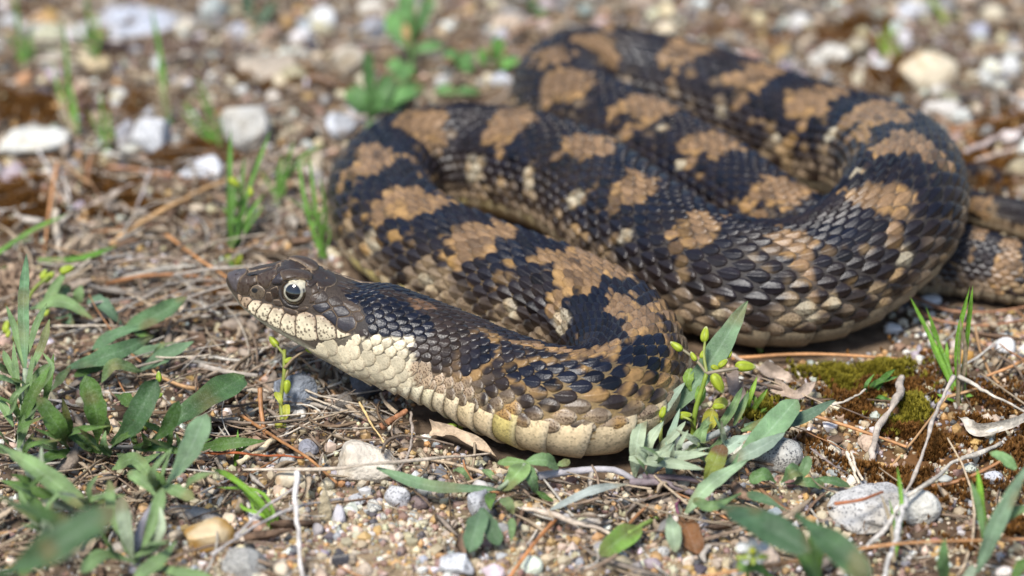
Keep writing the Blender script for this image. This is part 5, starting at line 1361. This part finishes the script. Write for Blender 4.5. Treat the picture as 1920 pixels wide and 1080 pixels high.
# --- silvery plant in the near left corner (out of focus)
p = plant("silvery_corner_plant", "out-of-focus silvery plant in the bottom left corner", "plant", 240, 1050)
for pp, wp, c, roll in [([(-10, 1085, 3.2), (110, 1020, 4.2), (218, 952, 4.6)], 80, (.065, .125, .050), 0), ([(-10, 930, 3.6), (70, 962, 3.8), (160, 992, 3.4)], 40, DGRN, 20), ([(-10, 830, 1.8), (70, 880, 1.8), (165, 955, 1.2)], 46, SLV, 0),
                        ([(300, 925, .8), (350, 855, 1.6), (385, 776, 2.1)], 50, (.16, .25, .13), 0), ([(252, 1060, .4), (238, 1005, 1.1), (226, 930, 1.8)], 34, PSLV, 0), ([(258, 1050, .5), (285, 985, 1.1), (305, 915, 1.4)], 30, SLV, 0),
                        ([(330, 1015, 1.0), (300, 1050, 1.0), (250, 1085, .8)], 32, SLV, 0), ([(255, 1055, .5), (200, 1040, .9), (150, 1075, .9)], 30, SLV, 0), ([(250, 1040, .6), (215, 980, 1.3), (205, 900, 1.7)], 22, SLV, 0),
                        ([(290, 900, .9), (330, 920, 1.0), (365, 935, .9)], 30, SLV, 0), ([(90, 1010, .8), (60, 1050, 1.0), (40, 1085, .9)], 30, GRN, 0), ([(280, 1060, .5), (340, 1075, .8), (400, 1085, .9)], 26, SLV, 0),
                        ([(300, 940, .8), (270, 905, 1.2), (240, 885, 1.3)], 26, SLV, 0), ([(0, 900, 1.0), (60, 920, 1.2), (110, 935, 1.0)], 26, GRN, 0)]:
    leaf(p, pp, wp, c, "oblanc", roll=roll, mat=M_FELT if c != (.065, .125, .050) else M_LEAF)
stem(p, [(250, 1075, .2), (262, 1000, .8), (300, 930, .9)], 10, (.27, .25, .28), mat=M_FELT)
def thicken(p, seed, spots, k, lo, hi, wlo, whi, cols):
    r = np.random.default_rng(seed)
    for _ in range(k):
        bx, by, bz = spots[r.integers(len(spots))]
        bx += r.normal(0, 14); by += r.normal(0, 10)
        an = math.radians(r.uniform(15, 165)); L = r.uniform(lo, hi)
        tx, ty = bx + L * math.cos(an), by - L * math.sin(an) * .8
        up_ = r.uniform(.5, 1.3)
        bend_ = r.normal(0, .12) * L
        leaf(p, [(bx, by, bz), ((bx + tx) / 2 + bend_, (by + ty) / 2 - .08 * L, bz + up_ * .75), (tx, ty, bz + up_)], r.uniform(wlo, whi), np.array(cols[r.integers(len(cols))]) * r.uniform(.8, 1.15),
             "lance", roll=r.normal(0, 22), mat=M_FELT, fold=.4)
thicken(p, 71, [(255, 1050, .4), (300, 930, .7), (160, 965, .9), (90, 1010, .8), (60, 930, .9)], 30, 60, 120, 13, 24, [SLV, PSLV, SLV, GRN])
thicken(bpy.data.objects["broad_leaved_rosette"], 72, [(200, 850, .3), (260, 845, .3), (140, 850, .3), (330, 850, .3)], 18, 45, 95, 12, 22, [SLV, GRN, GRN])
thicken(bpy.data.objects["silvery_plant"], 73, [(38, 850, .4), (42, 790, .9), (46, 730, 1.4), (95, 850, .3)], 18, 50, 100, 10, 17, [SLV, SLV, GRN])
# --- spreading plant between the left edge and the head
p = plant("low_spreading_plant", "low spreading plant with toothed grey-green leaves left of the head", "plant", 120, 720)
for pp, wp, c in [([(125, 690, .4), (200, 668, .9), (288, 632, 1.0)], 40, (.085, .165, .07)), ([(172, 655, .4), (215, 628, .8), (260, 612, .9)], 28, (.10, .19, .085)), ([(232, 618, .4), (295, 590, .9), (351, 556, 1.1)], 44, (.085, .16, .065)),
                  ([(95, 735, .2), (113, 710, .6), (134, 686, .8)], 20, SLV), ([(58, 578, .4), (118, 566, .8), (174, 598, .5)], 32, SLV), ([(166, 562, .4), (203, 580, .7), (230, 610, .3)], 36, (.13, .22, .12)),
                  ([(190, 716, .3), (214, 684, .8), (266, 698, .5)], 26, SLV), ([(262, 695, .3), (312, 665, .6), (364, 640, .7)], 32, (.13, .22, .11)), ([(245, 660, .3), (290, 655, .5), (330, 640, .5)], 24, (.13, .22, .11)),
                  ([(105, 560, .3), (120, 545, .6), (133, 537, .6)], 28, SLV), ([(145, 570, .3), (148, 550, .6), (152, 535, .7)], 24, SLV), ([(115, 595, .2), (128, 600, .4), (140, 612, .3)], 34, (.085, .15, .07)),
                  ([(75, 600, .4), (100, 545, .9), (125, 505, 1.1)], 26, SLV), ([(250, 620, .3), (272, 628, .4), (292, 630, .3)], 18, GRN), ([(290, 690, .3), (300, 655, .6), (308, 640, .7)], 22, SLV),
                  ([(140, 705, .3), (170, 690, .5), (198, 690, .4)], 26, GRN)]:
    leaf(p, pp, wp, c, "lance", mat=M_FELT)
# --- silvery plant and yellow buds against the front bend
p = plant("silvery_bushy_plant", "silvery felted plant with a tall leaf right of the front bend", "plant", 1270, 880)
for pp, wp, c, sh in [([(1268, 770, .9), (1325, 690, 1.7), (1402, 564, 2.6)], 50, (.16, .25, .13), "lance"), ([(1345, 905, .2), (1433, 818, .9), (1494, 749, 1.2)], 56, (.19, .31, .15), "oblanc"), ([(1395, 798, .5), (1483, 790, .8), (1567, 750, .9)], 27, (.13, .20, .12), "lance"),
                      ([(1345, 808, .4), (1372, 768, .8), (1392, 726, 1.1)], 20, SLV, "lance"), ([(1376, 798, .4), (1390, 765, .7), (1404, 735, .9)], 18, SLV, "lance"), ([(1390, 808, .4), (1440, 788, .7), (1468, 750, .9)], 20, SLV, "lance"),
                      ([(1180, 858, .7), (1250, 857, .8), (1332, 850, .8)], 24, PSLV, "lance"), ([(1180, 862, .7), (1250, 868, .8), (1320, 880, .7)], 26, PSLV, "lance"), ([(1190, 895, .1), (1194, 830, .9), (1212, 762, 1.3)], 30, PSLV, "lance"),
                      ([(1192, 826, .6), (1240, 768, 1.2), (1285, 716, 1.5)], 27, (.30, .38, .27), "lance"), ([(1254, 905, .1), (1258, 820, .8), (1275, 765, 1.2)], 20, (.26, .35, .24), "lance"), ([(1360, 870, .4), (1420, 842, .8), (1472, 812, .9)], 34, (.28, .36, .26), "lance"),
                      ([(1318, 910, .3), (1338, 872, .8), (1354, 834, 1.0)], 44, OLV, "oblanc"), ([(1205, 870, .3), (1222, 820, .9), (1245, 790, 1.1)], 24, PSLV, "lance"), ([(1225, 850, .4), (1265, 815, .9), (1285, 790, 1.0)], 20, PSLV, "lance"),
                      ([(1330, 870, .4), (1370, 835, .8), (1405, 815, .9)], 30, (.28, .36, .26), "lance"), ([(1210, 900, .1), (1235, 855, .7), (1262, 830, .9)], 22, PSLV, "lance"),
                      ([(1312, 858, .3), (1316, 815, .8), (1330, 780, 1.0)], 22, SLV, "lance"), ([(1212, 790, .9), (1225, 750, 1.3), (1250, 715, 1.4)], 16, PSLV, "lance"), ([(1285, 963, .1), (1322, 917, .7), (1402, 862, .9)], 32, (.26, .36, .20), "lance")]:
    leaf(p, pp, wp, c, sh, mat=M_FELT, tipc=(.13, .07, .03) if c == OLV else None)
stem(p, [(1250, 853, .4), (1310, 828, .6), (1365, 803, .5)], 9, (.45, .46, .40), mat=M_FELT)
stem(p, [(1200, 900, .1), (1240, 870, .4), (1260, 850, .5)], 8, (.40, .40, .37), mat=M_FELT)
p = plant("budding_chickweed", "chickweed with yellow-green buds beside the tall silvery leaf", "plant", 1305, 830)
stem(p, [(1300, 850, 0), (1302, 780, .9), (1325, 700, 1.8)], 6, (.26, .36, .05))
stem(p, [(1325, 700, 1.8), (1305, 675, 2.0), (1275, 652, 2.2)], 3.5, (.30, .26, .16)); stem(p, [(1325, 700, 1.8), (1320, 665, 2.1), (1322, 640, 2.3)], 3.5, (.30, .34, .08))
stem(p, [(1325, 700, 1.8), (1355, 695, 1.9), (1385, 690, 1.9)], 4, (.34, .28, .2)); stem(p, [(1300, 800, .7), (1290, 785, 1.0), (1275, 780, 1.0)], 3, (.36, .4, .1)); stem(p, [(1240, 850, .3), (1240, 800, .9), (1245, 770, 1.2)], 4, (.42, .46, .12))
for b_ in [(1268, 649, 2.25, 36, 145), (1322, 627, 2.3, 40, 80), (1346, 719, 1.7, 54, -62), (1398, 687, 1.9, 52, -4), (1348, 762, 1.2, 32, 0), (1284, 779, 1.0, 38, 5), (1243, 772, 1.25, 32, 70), (1356, 681, 1.9, 30, 40), (1317, 664, 2.1, 22, 70), (1300, 668, 2.1, 26, 120), (1368, 664, 1.9, 22, 60), (1342, 690, 1.8, 26, -20)]:
    bud(p, *b_)
for pp, wp, c in [([(1300, 825, .4), (1325, 800, .7), (1338, 768, .9)], 32, (.40, .38, .04)), ([(1305, 770, .9), (1312, 745, 1.2), (1316, 722, 1.4)], 24, (.18, .30, .05)), ([(1298, 740, 1.2), (1290, 715, 1.5), (1295, 690, 1.7)], 22, (.22, .34, .05)), ([(1330, 770, .8), (1352, 757, 1.0), (1360, 765, 1.0)], 26, (.42, .44, .08))]:
    leaf(p, pp, wp, c, "oblanc", fold=.3)
thicken(bpy.data.objects['silvery_bushy_plant'], 74, [(1215, 870, .3), (1260, 860, .3), (1320, 855, .3), (1380, 840, .3)], 16, 45, 95, 10, 18, [PSLV, SLV, PSLV])
# --- chickweed stalk under the head
p = plant("chickweed_stalk", "small chickweed with yellow buds growing under the snake's jaw", "plant", 532, 815)
stem(p, [(535, 818, 0), (527, 750, .6), (533, 700, 1.1), (533, 655, 1.5)], 5, (.30, .34, .06)); stem(p, [(533, 690, 1.2), (555, 668, 1.4), (578, 655, 1.5)], 3, (.33, .24, .14))
stem(p, [(533, 665, 1.4), (525, 655, 1.5), (516, 645, 1.6)], 3, (.33, .36, .1)); stem(p, [(533, 710, 1.0), (538, 700, 1.1), (539, 690, 1.1)], 3, (.36, .3, .16))
for b_ in [(513, 640, 1.6, 34, 130), (590, 654, 1.5, 46, -5), (541, 675, 1.3, 24, 30), (538, 726, .9, 36, 265)]:
    bud(p, *b_)
for pp, wp, c in [([(531, 765, .5), (525, 750, .7), (518, 735, .8)], 16, (.36, .38, .05)), ([(534, 790, .3), (537, 775, .5), (536, 758, .6)], 18, (.50, .50, .06)), ([(535, 800, .2), (525, 797, .3), (515, 800, .3)], 14, (.5, .48, .06))]:
    leaf(p, pp, wp, c, "oblanc", fold=.3)
p = plant("chickweed_sprig", "tiny green sprig at the foot of the front belly", "plant", 862, 805)
stem(p, [(865, 815, 0), (862, 795, .3)], 5, (.35, .42, .06))
for b_ in [(866, 781, .5, 26, 75), (847, 798, .4, 26, 170), (868, 797, .35, 22, 20)]:
    bud(p, *b_, c=(.36, .44, .06))
p = plant("yellow_bud_sprig", "yellow-green bud sprig behind the upright plant at the left", "plant", 25, 640)
stem(p, [(25, 640, 0), (45, 580, .6), (70, 535, 1.0), (95, 518, 1.2)], 4.5, (.24, .30, .05))
for b_ in [(126, 505, 1.2, 38, 22), (92, 519, 1.15, 36, 45), (82, 514, 1.2, 28, 62), (12, 612, .7, 34, 80), (16, 625, .6, 22, 70), (88, 586, .6, 20, 60)]:
    bud(p, *b_, c=(.50, .52, .07))
p = plant("lone_bud_stalk", "short stalk with two buds rising among the rosette leaves", "plant", 275, 800)
stem(p, [(272, 805, .2), (282, 770, .7), (296, 730, 1.1)], 4, (.22, .32, .05))
for b_ in [(298, 706, 1.4, 28, 95), (298, 742, 1.0, 24, 30)]:
    bud(p, *b_, c=(.34, .42, .05))
# --- creeping lobed plant at the bottom centre
p = plant("creeping_lobed_plant", "creeping plant with lobed green leaves in front of the belly bend", "plant", 1180, 905)
for pp, wp, c, sh in [([(985, 868, .8), (968, 890, .8), (942, 920, .4)], 44, (.20, .31, .10), "lance"), ([(985, 866, .8), (1015, 862, .9), (1048, 878, .5)], 34, (.16, .26, .10), "lance"), ([(985, 870, .8), (997, 898, .7), (1006, 926, .3)], 27, (.12, .21, .08), "lance"),
                      ([(1045, 872, .6), (1060, 868, .6), (1068, 862, .6)], 18, SLV, "lance"), ([(990, 868, .8), (955, 866, .8), (932, 868, .6)], 22, (.20, .31, .1), "lance"), ([(706, 877, .8), (790, 908, .6), (935, 918, .4)], 27, (.15, .24, .12), "lance"),
                      ([(850, 882, .3), (868, 885, .6), (886, 908, .3)], 16, SLV, "lance"), ([(905, 880, .3), (920, 890, .5), (935, 905, .3)], 18, SLV, "lance"), ([(903, 952, .6), (892, 990, .7), (880, 1036, .4)], 46, (.10, .17, .085), "oblanc"), ([(906, 955, .6), (920, 990, .6), (936, 1022, .3)], 38, (.085, .15, .07), "oblanc"),
                      ([(958, 972, .5), (960, 995, .5), (958, 1016, .3)], 17, SLV, "lance"), ([(925, 925, .4), (918, 945, .5), (920, 958, .4)], 24, GRN, "lance"), ([(940, 935, .4), (955, 948, .5), (962, 965, .3)], 26, SLV, "lance"), ([(1030, 957, .3), (1120, 917, .5), (1180, 907, .4)], 20, (.34, .37, .33), "lance"),
                      ([(1007, 922, .4), (1022, 932, .3), (1038, 940, .2)], 14, GRN, "lance")]:
    leaf(p, pp, wp, c, sh, mat=M_FELT)
stem(p, [(1010, 893, .4), (1095, 882, .4), (1160, 884, .4), (1190, 902, .2)], 8, (.40, .37, .38), mat=M_FELT); stem(p, [(1180, 905, .3), (1240, 905, .3), (1300, 925, .2)], 8, (.20, .15, .16), mat=M_FELT)
stem(p, [(1205, 895, .3), (1260, 895, .3), (1330, 905, .2)], 7, (.19, .13, .14), mat=M_FELT); stem(p, [(935, 918, .4), (950, 905, .6), (985, 870, .8)], 5, (.28, .34, .2), mat=M_FELT)
p = plant("spoon_leaf_seedling", "bright green spoon-shaped leaf at the bottom centre", "plant", 1230, 975)
leaf(p, [(1230, 970, .2), (1178, 1000, .5), (1125, 1040, .5)], 54, (.22, .38, .07), "spoon", fold=.12)
stem(p, [(1232, 972, .1), (1205, 985, .35), (1178, 1000, .5)], 5, (.30, .42, .1))
p = plant("rust_leaf", "rust-red withered leaf at the bottom, right of the spoon-shaped leaf", "leaf", 1275, 965)
leaf(p, [(1272, 962, .3), (1288, 990, .3), (1308, 1040, .15)], 42, (.19, .085, .032), "oblanc", wave=.25, name="leaf_blade"); stem(p, [(1275, 935, .2), (1268, 950, .3), (1272, 964, .3)], 4, (.28, .10, .16))
p = plant("pale_bud_sprout", "pale felted sprout between the spoon leaf and the rust leaf", "plant", 1258, 975)
leaf(p, [(1255, 965, .3), (1262, 998, .5), (1266, 1036, .3)], 32, (.26, .33, .20), "oblanc", mat=M_FELT); leaf(p, [(1258, 970, .3), (1240, 990, .4), (1225, 1015, .3)], 14, (.3, .28, .26), "lance", mat=M_FELT)
# --- blurred plants, bottom right
p = plant("dark_leaved_plant", "out-of-focus dark green leaves at the bottom right of centre", "plant", 1500, 1080)
for pp, wp, c in [([(1345, 945, 1.8), (1430, 985, 2.4), (1520, 1035, 2.2)], 76, (.055, .115, .05)), ([(1492, 965, 2.4), (1560, 1020, 2.6), (1632, 1090, 2.2)], 66, (.065, .13, .05)), ([(1490, 1015, 1.2), (1510, 1050, 1.2), (1535, 1090, 1.0)], 34, GRN),
                  ([(1390, 925, .8), (1330, 950, .9), (1300, 935, .7)], 26, SLV), ([(1540, 1090, .6), (1530, 1040, 1.2), (1525, 995, 1.5)], 30, GRN), ([(1480, 960, .9), (1440, 940, 1.0), (1400, 925, .9)], 24, (.085, .15, .07)), ([(1450, 1085, .7), (1410, 1060, 1.0), (1380, 1065, .9)], 30, BGR)]:
    leaf(p, pp, wp, c, "oblanc", mat=M_LEAF)
p = plant("white_flower", "small white chickweed flower out of focus at the bottom", "flower", 1400, 1075)
stem(p, [(1400, 1090, .2), (1405, 1060, 1.0), (1411, 1036, 1.5)], 4, (.25, .36, .06))
for a_ in range(5):
    an = a_ * 72 + 20
    c0 = PG(1411, 1034, 1.5); e = c0 + .34 * (RGT * math.cos(math.radians(an)) + (UPV * .7 + np.array([0, -.3, .3])) * math.sin(math.radians(an)))
    leaf(p, [c0, (c0 + e) / 2 + np.array([0, 0, .04]), e], 19, (.78, .79, .76), "oblanc", mat=M_BUD, name="petal", world=True, n=10)
    e2 = c0 - np.array([0, 0, .06]) + .36 * (RGT * math.cos(math.radians(an + 36)) + UPV * .6 * math.sin(math.radians(an + 36)))
    leaf(p, [c0 - np.array([0, 0, .06]), (c0 + e2) / 2 - np.array([0, 0, .05]), e2], 12, (.34, .42, .08), "lance", mat=M_BUD, name="sepal", world=True, n=10)
bud(p, 1411, 1032, 1.55, 18, 90, c=(.55, .50, .06), fat=.5, name="flower_centre")
p = plant("silver_edge_plant", "silvery leaves out of focus at the lower right edge", "plant", 1840, 1080)
for pp, wp, c in [([(1832, 1075, .4), (1868, 985, 1.3), (1925, 872, 2.2)], 38, (.17, .26, .15)), ([(1905, 880, 1.2), (1880, 858, 1.4), (1855, 848, 1.4)], 28, (.14, .24, .09)), ([(1770, 1090, .3), (1768, 1050, .9), (1771, 1010, 1.3)], 27, (.10, .20, .06)), ([(1825, 1060, .5), (1810, 1085, .6), (1790, 1100, .5)], 22, PSLV), ([(1870, 985, .9), (1900, 960, 1.2), (1945, 950, 1.3)], 24, SLV), ([(1845, 1010, .6), (1835, 950, 1.2), (1820, 900, 1.5)], 16, (.12, .22, .07)), ([(1900, 1090, .5), (1915, 1060, .8), (1940, 1050, .9)], 24, GRN)]:
    leaf(p, pp, wp, c, "lance", mat=M_FELT)
p = plant("clover_leaves", "flat round green leaflets in front of the grey speckled stone", "plant", 1480, 905)
for pp, wp, c in [([(1455, 905, .2), (1430, 890, .5), (1405, 903, .4)], 30, (.12, .22, .07)), ([(1465, 905, .2), (1485, 885, .6), (1500, 880, .5)], 34, (.14, .24, .09)), ([(1490, 905, .2), (1508, 880, .6), (1517, 855, .8)], 26, (.16, .26, .11)), ([(1500, 905, .2), (1550, 900, .4), (1595, 912, .2)], 20, (.10, .18, .07)), ([(1470, 908, .2), (1520, 905, .4), (1545, 912, .3)], 22, (.11, .2, .07))]:
    leaf(p, pp, wp, c, "oblanc")
# --- grass tufts
def tuft(label, px, py, blades, c=(.11, .25, .03), buds=()):
    p = plant("grass_tuft", label, "grass", px, py, "green grass tufts")
    extra = []
    if py < 300: blades = [(pp, wp * .68) for pp, wp in blades]
    for (pp, wp) in list(blades)[:4]:
        h_ = pp[-1][2]
        for _ in range(2):
            k_ = rng.uniform(.35, .85)
            q3 = [(pp[0][0] + rng.normal(0, 4), pp[0][1] + rng.normal(0, 3), pp[0][2])] + [(pp[0][0] + (x - pp[0][0]) * k_ + rng.normal(0, 9) * (i + 1), pp[0][1] + (y - pp[0][1]) * k_, z * k_) for i, (x, y, z) in enumerate(pp[1:])]
            extra.append((q3, wp * rng.uniform(.45, .8), rng.uniform() < .35))
    for (pp, wp, dead) in extra:
        leaf(p, pp, wp, np.array((.36, .28, .17) if dead else c) * rng.uniform(.8, 1.15), "grass", fold=.5, name="blade", n=10)
    for (pp, wp) in blades:
        leaf(p, pp, wp * .85, np.array(c) * rng.uniform(.8, 1.2), "grass", fold=.5, name="blade", n=14)
    for b_ in buds:
        bud(p, *b_)
    return p
tuft("green grass tuft with yellow buds beside the white stone", 435, 470, [([(432, 470, 0), (430, 350, 1.5), (433, 238, 2.8)], 13), ([(437, 465, 0), (468, 350, 1.4), (508, 242, 2.6)], 12), ([(443, 460, 0), (470, 400, .8), (496, 362, 1.2)], 12),
     ([(440, 455, 0), (452, 370, 1.1), (458, 290, 2.0)], 10), ([(428, 460, 0), (430, 430, .6), (448, 340, 1.6)], 10), ([(436, 480, 0), (425, 490, .2), (440, 500, .1)], 14)], buds=[(440, 342, 1.7, 34, -35), (470, 358, 1.5, 26, 100)])
tuft("blurred grass blades leaning left behind the tuft", 428, 285, [([(425, 285, 0), (385, 240, .6), (340, 188, 1.2)], 12), ([(420, 283, 0), (398, 235, .7), (372, 170, 1.5)], 10), ([(415, 280, 0), (395, 200, 1.0), (365, 140, 1.7)], 9)])
tuft("tall blurred grass blade in front of the top left slab", 318, 242, [([(318, 242, 0), (308, 150, 1.1), (282, 5, 3.0)], 17), ([(312, 240, 0), (300, 170, .8), (298, 100, 1.6)], 10)])
tuft("blurred grass blades at the upper left, taller clump", 143, 260, [([(143, 260, 0), (128, 160, 1.1), (118, 30, 2.8)], 15), ([(146, 255, 0), (138, 190, .8), (120, 130, 1.5)], 12), ([(140, 255, 0), (112, 180, .9), (100, 110, 1.7)], 11)])
tuft("short blurred grass right of the taller clump", 195, 285, [([(195, 290, 0), (192, 230, .7), (188, 168, 1.5)], 11), ([(198, 288, 0), (205, 240, .6), (202, 200, 1.0)], 9)])
tuft("blurred grass at the far left edge", 42, 120, [([(45, 125, 0), (36, 60, .8), (25, -20, 2.0)], 14), ([(40, 120, 0), (30, 90, .4), (10, 60, .9)], 12), ([(48, 120, 0), (55, 80, .5), (60, 30, 1.2)], 10)])
tuft("blurred grass at the top beside the slab", 172, 110, [([(172, 112, 0), (168, 60, .7), (160, -20, 1.9)], 13), ([(176, 112, 0), (185, 70, .6), (178, 20, 1.2)], 10), ([(170, 110, 0), (150, 75, .5), (138, 40, 1.0)], 10)])
tuft("thin grass beside the snake's left bend", 605, 480, [([(608, 485, 0), (590, 380, 1.3), (580, 288, 2.4)], 9), ([(603, 482, 0), (572, 380, 1.2), (557, 285, 2.2)], 9), ([(600, 480, 0), (610, 400, 1.0), (600, 330, 1.8)], 8)])
tuft("grass leaning right behind the wedge-shaped stone", 515, 385, [([(515, 388, 0), (535, 320, .8), (552, 262, 1.5)], 11), ([(512, 385, 0), (560, 300, .9), (610, 268, 1.2)], 10), ([(518, 385, 0), (522, 330, .7), (530, 290, 1.2)], 10)])
tuft("slender bright grass tuft on the bare soil at the right", 1798, 756, [([(1797, 756, 0), (1795, 640, 1.5), (1819, 534, 2.9)], 12), ([(1802, 750, 0), (1812, 640, 1.4), (1824, 534, 2.8)], 12), ([(1790, 735, 0), (1740, 625, 1.1), (1706, 556, 1.9)], 12), ([(1788, 725, 0), (1755, 630, 1.0), (1735, 572, 1.7)], 10),
     ([(1802, 750, 0), (1815, 742, .2), (1826, 742, .2)], 11), ([(1785, 720, 0), (1776, 670, .6), (1775, 640, .9)], 9), ([(1795, 755, 0), (1770, 745, .2), (1755, 738, .2)], 8)], c=(.16, .33, .03))
tuft("small dark grass sprout in the green moss", 1632, 748, [([(1631, 748, 0), (1650, 718, .4), (1678, 692, .8)], 16), ([(1635, 745, 0), (1645, 725, .3), (1650, 712, .5)], 12), ([(1628, 750, 0), (1610, 745, .2), (1612, 738, .2)], 12), ([(1636, 748, 0), (1655, 746, .2), (1668, 752, .1)], 10), ([(1630, 745, 0), (1625, 720, .5), (1640, 700, .7)], 10)], c=(.10, .22, .04))
tuft("bright blades curving under the lower right coil", 1425, 662, [([(1428, 662, 0), (1398, 618, .7), (1356, 578, 1.1)], 12), ([(1424, 660, 0), (1412, 625, .6), (1402, 608, .7)], 8)], c=(.17, .36, .03))
tuft("green shoot beside the bark strip", 1395, 790, [([(1396, 792, 0), (1405, 750, .6), (1420, 705, 1.0)], 13), ([(1398, 792, 0), (1418, 760, .5), (1440, 728, .8)], 13), ([(1394, 790, 0), (1398, 760, .5), (1402, 730, .7)], 10)], c=(.20, .34, .03))
tuft("bent bright blade at the lower left of the gravel", 515, 995, [([(514, 995, 0), (490, 945, .6), (440, 900, .9), (392, 876, .8)], 15), ([(516, 995, 0), (518, 975, .3), (522, 962, .5)], 11), ([(510, 990, 0), (470, 935, .5), (435, 895, .7)], 10)], c=(.20, .38, .03))
tuft("single green blade before the pale straw", 445, 872, [([(445, 872, 0), (445, 840, .5), (446, 805, .9)], 9)], c=(.15, .32, .03))
tuft("blurred blades at the right of the broad rock", 1845, 1015, [([(1848, 1020, 0), (1840, 950, .8), (1832, 878, 1.6)], 18), ([(1675, 1050, .2), (1690, 955, 1.0), (1682, 872, 1.7)], 12)], c=(.16, .32, .03))
tuft("long green blade arching over the litter at the far left", 70, 500, [([(-15, 482, .3), (60, 432, .8), (132, 400, .8)], 10), ([(75, 492, .2), (160, 482, .5), (222, 460, .5)], 14), ([(-15, 510, .1), (5, 505, .3), (18, 498, .3)], 14)])
tuft("yellow-green sprout at the foot of the grass tuft", 440, 498, [([(438, 500, 0), (432, 490, .2), (424, 478, .3)], 16), ([(440, 500, 0), (446, 488, .2), (452, 476, .3)], 14)], c=(.36, .42, .03))
tuft("yellow-green blades behind the right bend", 1665, 110, [([(1668, 115, 0), (1664, 80, .4), (1668, 40, .9)], 22), ([(1662, 112, 0), (1652, 85, .3), (1648, 60, .6)], 16), ([(1670, 112, 0), (1680, 95, .3), (1685, 75, .4)], 14)], c=(.20, .30, .03))
tuft("yellow-green blades at the very top right", 1755, 20, [([(1775, 42, 0), (1755, 15, .4), (1735, -15, .8)], 22), ([(1780, 40, 0), (1795, 30, .3), (1810, 32, .2)], 16)], c=(.22, .32, .05))
# --- weeds behind the coils
def weed(label, px, py, lv, c=(.10, .22, .06), st=()):
    p = plant("green_weed", label, "weed", px, py, "green weeds behind the snake")
    for s_ in st: stem(p, s_, 5, (.12, .22, .06))
    for pp, wp in lv:
        leaf(p, pp, wp, np.array(c) * rng.uniform(.75, 1.25), "oblanc")
weed("leafy weed sprouting behind the snake's left bend", 700, 225, [([(698, 228, 0), (680, 200, .5), (655, 162, .9)], 44), ([(700, 222, 0), (715, 180, .8), (740, 140, 1.2)], 40), ([(705, 215, .2), (750, 180, .8), (795, 160, .8)], 36), ([(700, 215, .2), (692, 160, 1.0), (690, 95, 1.9)], 26), ([(690, 210, .2), (720, 195, .6), (760, 195, .4)], 36), ([(695, 220, 0), (690, 240, .2), (700, 225, .3)], 16), ([(720, 200, .2), (735, 165, .8), (770, 120, 1.2)], 34)])
weed("tall weed at the top centre", 775, 150, [([(772, 100, .8), (745, 70, 1.2), (735, 20, 1.6)], 36), ([(775, 80, 1.0), (790, 40, 1.6), (810, -10, 2.2)], 30), ([(770, 110, .6), (790, 90, .9), (830, 85, .8)], 24), ([(772, 60, 1.4), (760, 20, 1.9), (765, -20, 2.4)], 34), ([(770, 130, .3), (745, 120, .6), (725, 125, .5)], 28)], st=[[(775, 155, 0), (772, 100, .8), (775, 0, 2.2)]])
weed("bright green weed just behind the front coils", 930, 125, [([(925, 128, 0), (932, 100, .5), (936, 68, 1.0)], 30), ([(930, 128, 0), (950, 118, .4), (970, 110, .4)], 26), ([(920, 128, 0), (905, 105, .5), (900, 90, .7)], 22)], c=(.13, .30, .06))
weed("dark green weed left of the bright one", 860, 130, [([(862, 132, 0), (850, 105, .5), (830, 100, .5)], 24), ([(865, 130, 0), (870, 110, .5), (890, 105, .5)], 26), ([(860, 132, 0), (875, 125, .3), (890, 128, .2)], 22)])
weed("creeping green weed along the front coil's back edge", 840, 178, [([(800, 180, .1), (830, 168, .5), (860, 172, .4)], 22), ([(840, 180, .1), (870, 170, .5), (900, 172, .4)], 20), ([(780, 185, .1), (760, 175, .4), (735, 180, .3)], 24)])
weed("small green weed at the top, right of the tall one", 1002, 30, [([(1000, 32, 0), (998, 15, .3), (1008, 0, .6)], 26), ([(1004, 32, 0), (1015, 22, .3), (1022, 18, .3)], 18)])
weed("blurred weed at the top left of centre", 470, 40, [([(470, 45, 0), (465, 15, .4), (458, -15, .9)], 26), ([(472, 45, 0), (500, 25, .4), (520, 0, .8)], 24), ([(468, 45, 0), (510, 65, .2), (522, 62, .2)], 22)], c=(.10, .17, .10))
# --- fluffy dead heads at the left
def head(label, px, py, rpx, c, seed):
    p = PG(px, py, .3); sc = FPX / proj(p)[2]; r = rpx / sc
    rg = np.random.default_rng(seed); m = 340
    d = rg.normal(size=(m, 3)); d[:, 2] = np.abs(d[:, 2]); d /= np.linalg.norm(d, axis=1)[:, None]
    s_ = np.cross(d, rg.normal(size=(m, 3))); s_ /= np.linalg.norm(s_, axis=1)[:, None]
    l = r * rg.uniform(.75, 1.1, (m, 1)); wd = r * .12
    b = p - np.array([0, 0, .25])
    V = np.stack([b + d * l * .3 - s_ * wd * .4, b + d * l * .8 - s_ * wd, b + d * l * 1.05, b + d * l * .8 + s_ * wd], 1).reshape(-1, 3)
    cc = np.repeat(np.array(c) * rg.uniform(.6, 1.3, (m, 1)), 4, 0)
    v, f = ICO[2]
    t_ = tag(empty("dry_flower_head", p), label, "flower head")
    mk("bracts", V, np.arange(m * 4).reshape(-1, 4), M_DRY, t_, col=cc, smooth=False)
    mk("core", v * r * .8 + b, f, M_DRY, t_, col=np.tile(np.array(c) * .7, (len(v), 1)))
head("fluffy brown dead flower head at the left edge", 30, 530, 52, (.40, .29, .20), 5)
head("round brown dead flower head left of the snout", 186, 530, 30, (.36, .25, .16), 6)
head("small grey dead flower head on the green moss twig", 1424, 775, 18, (.14, .11, .10), 7)
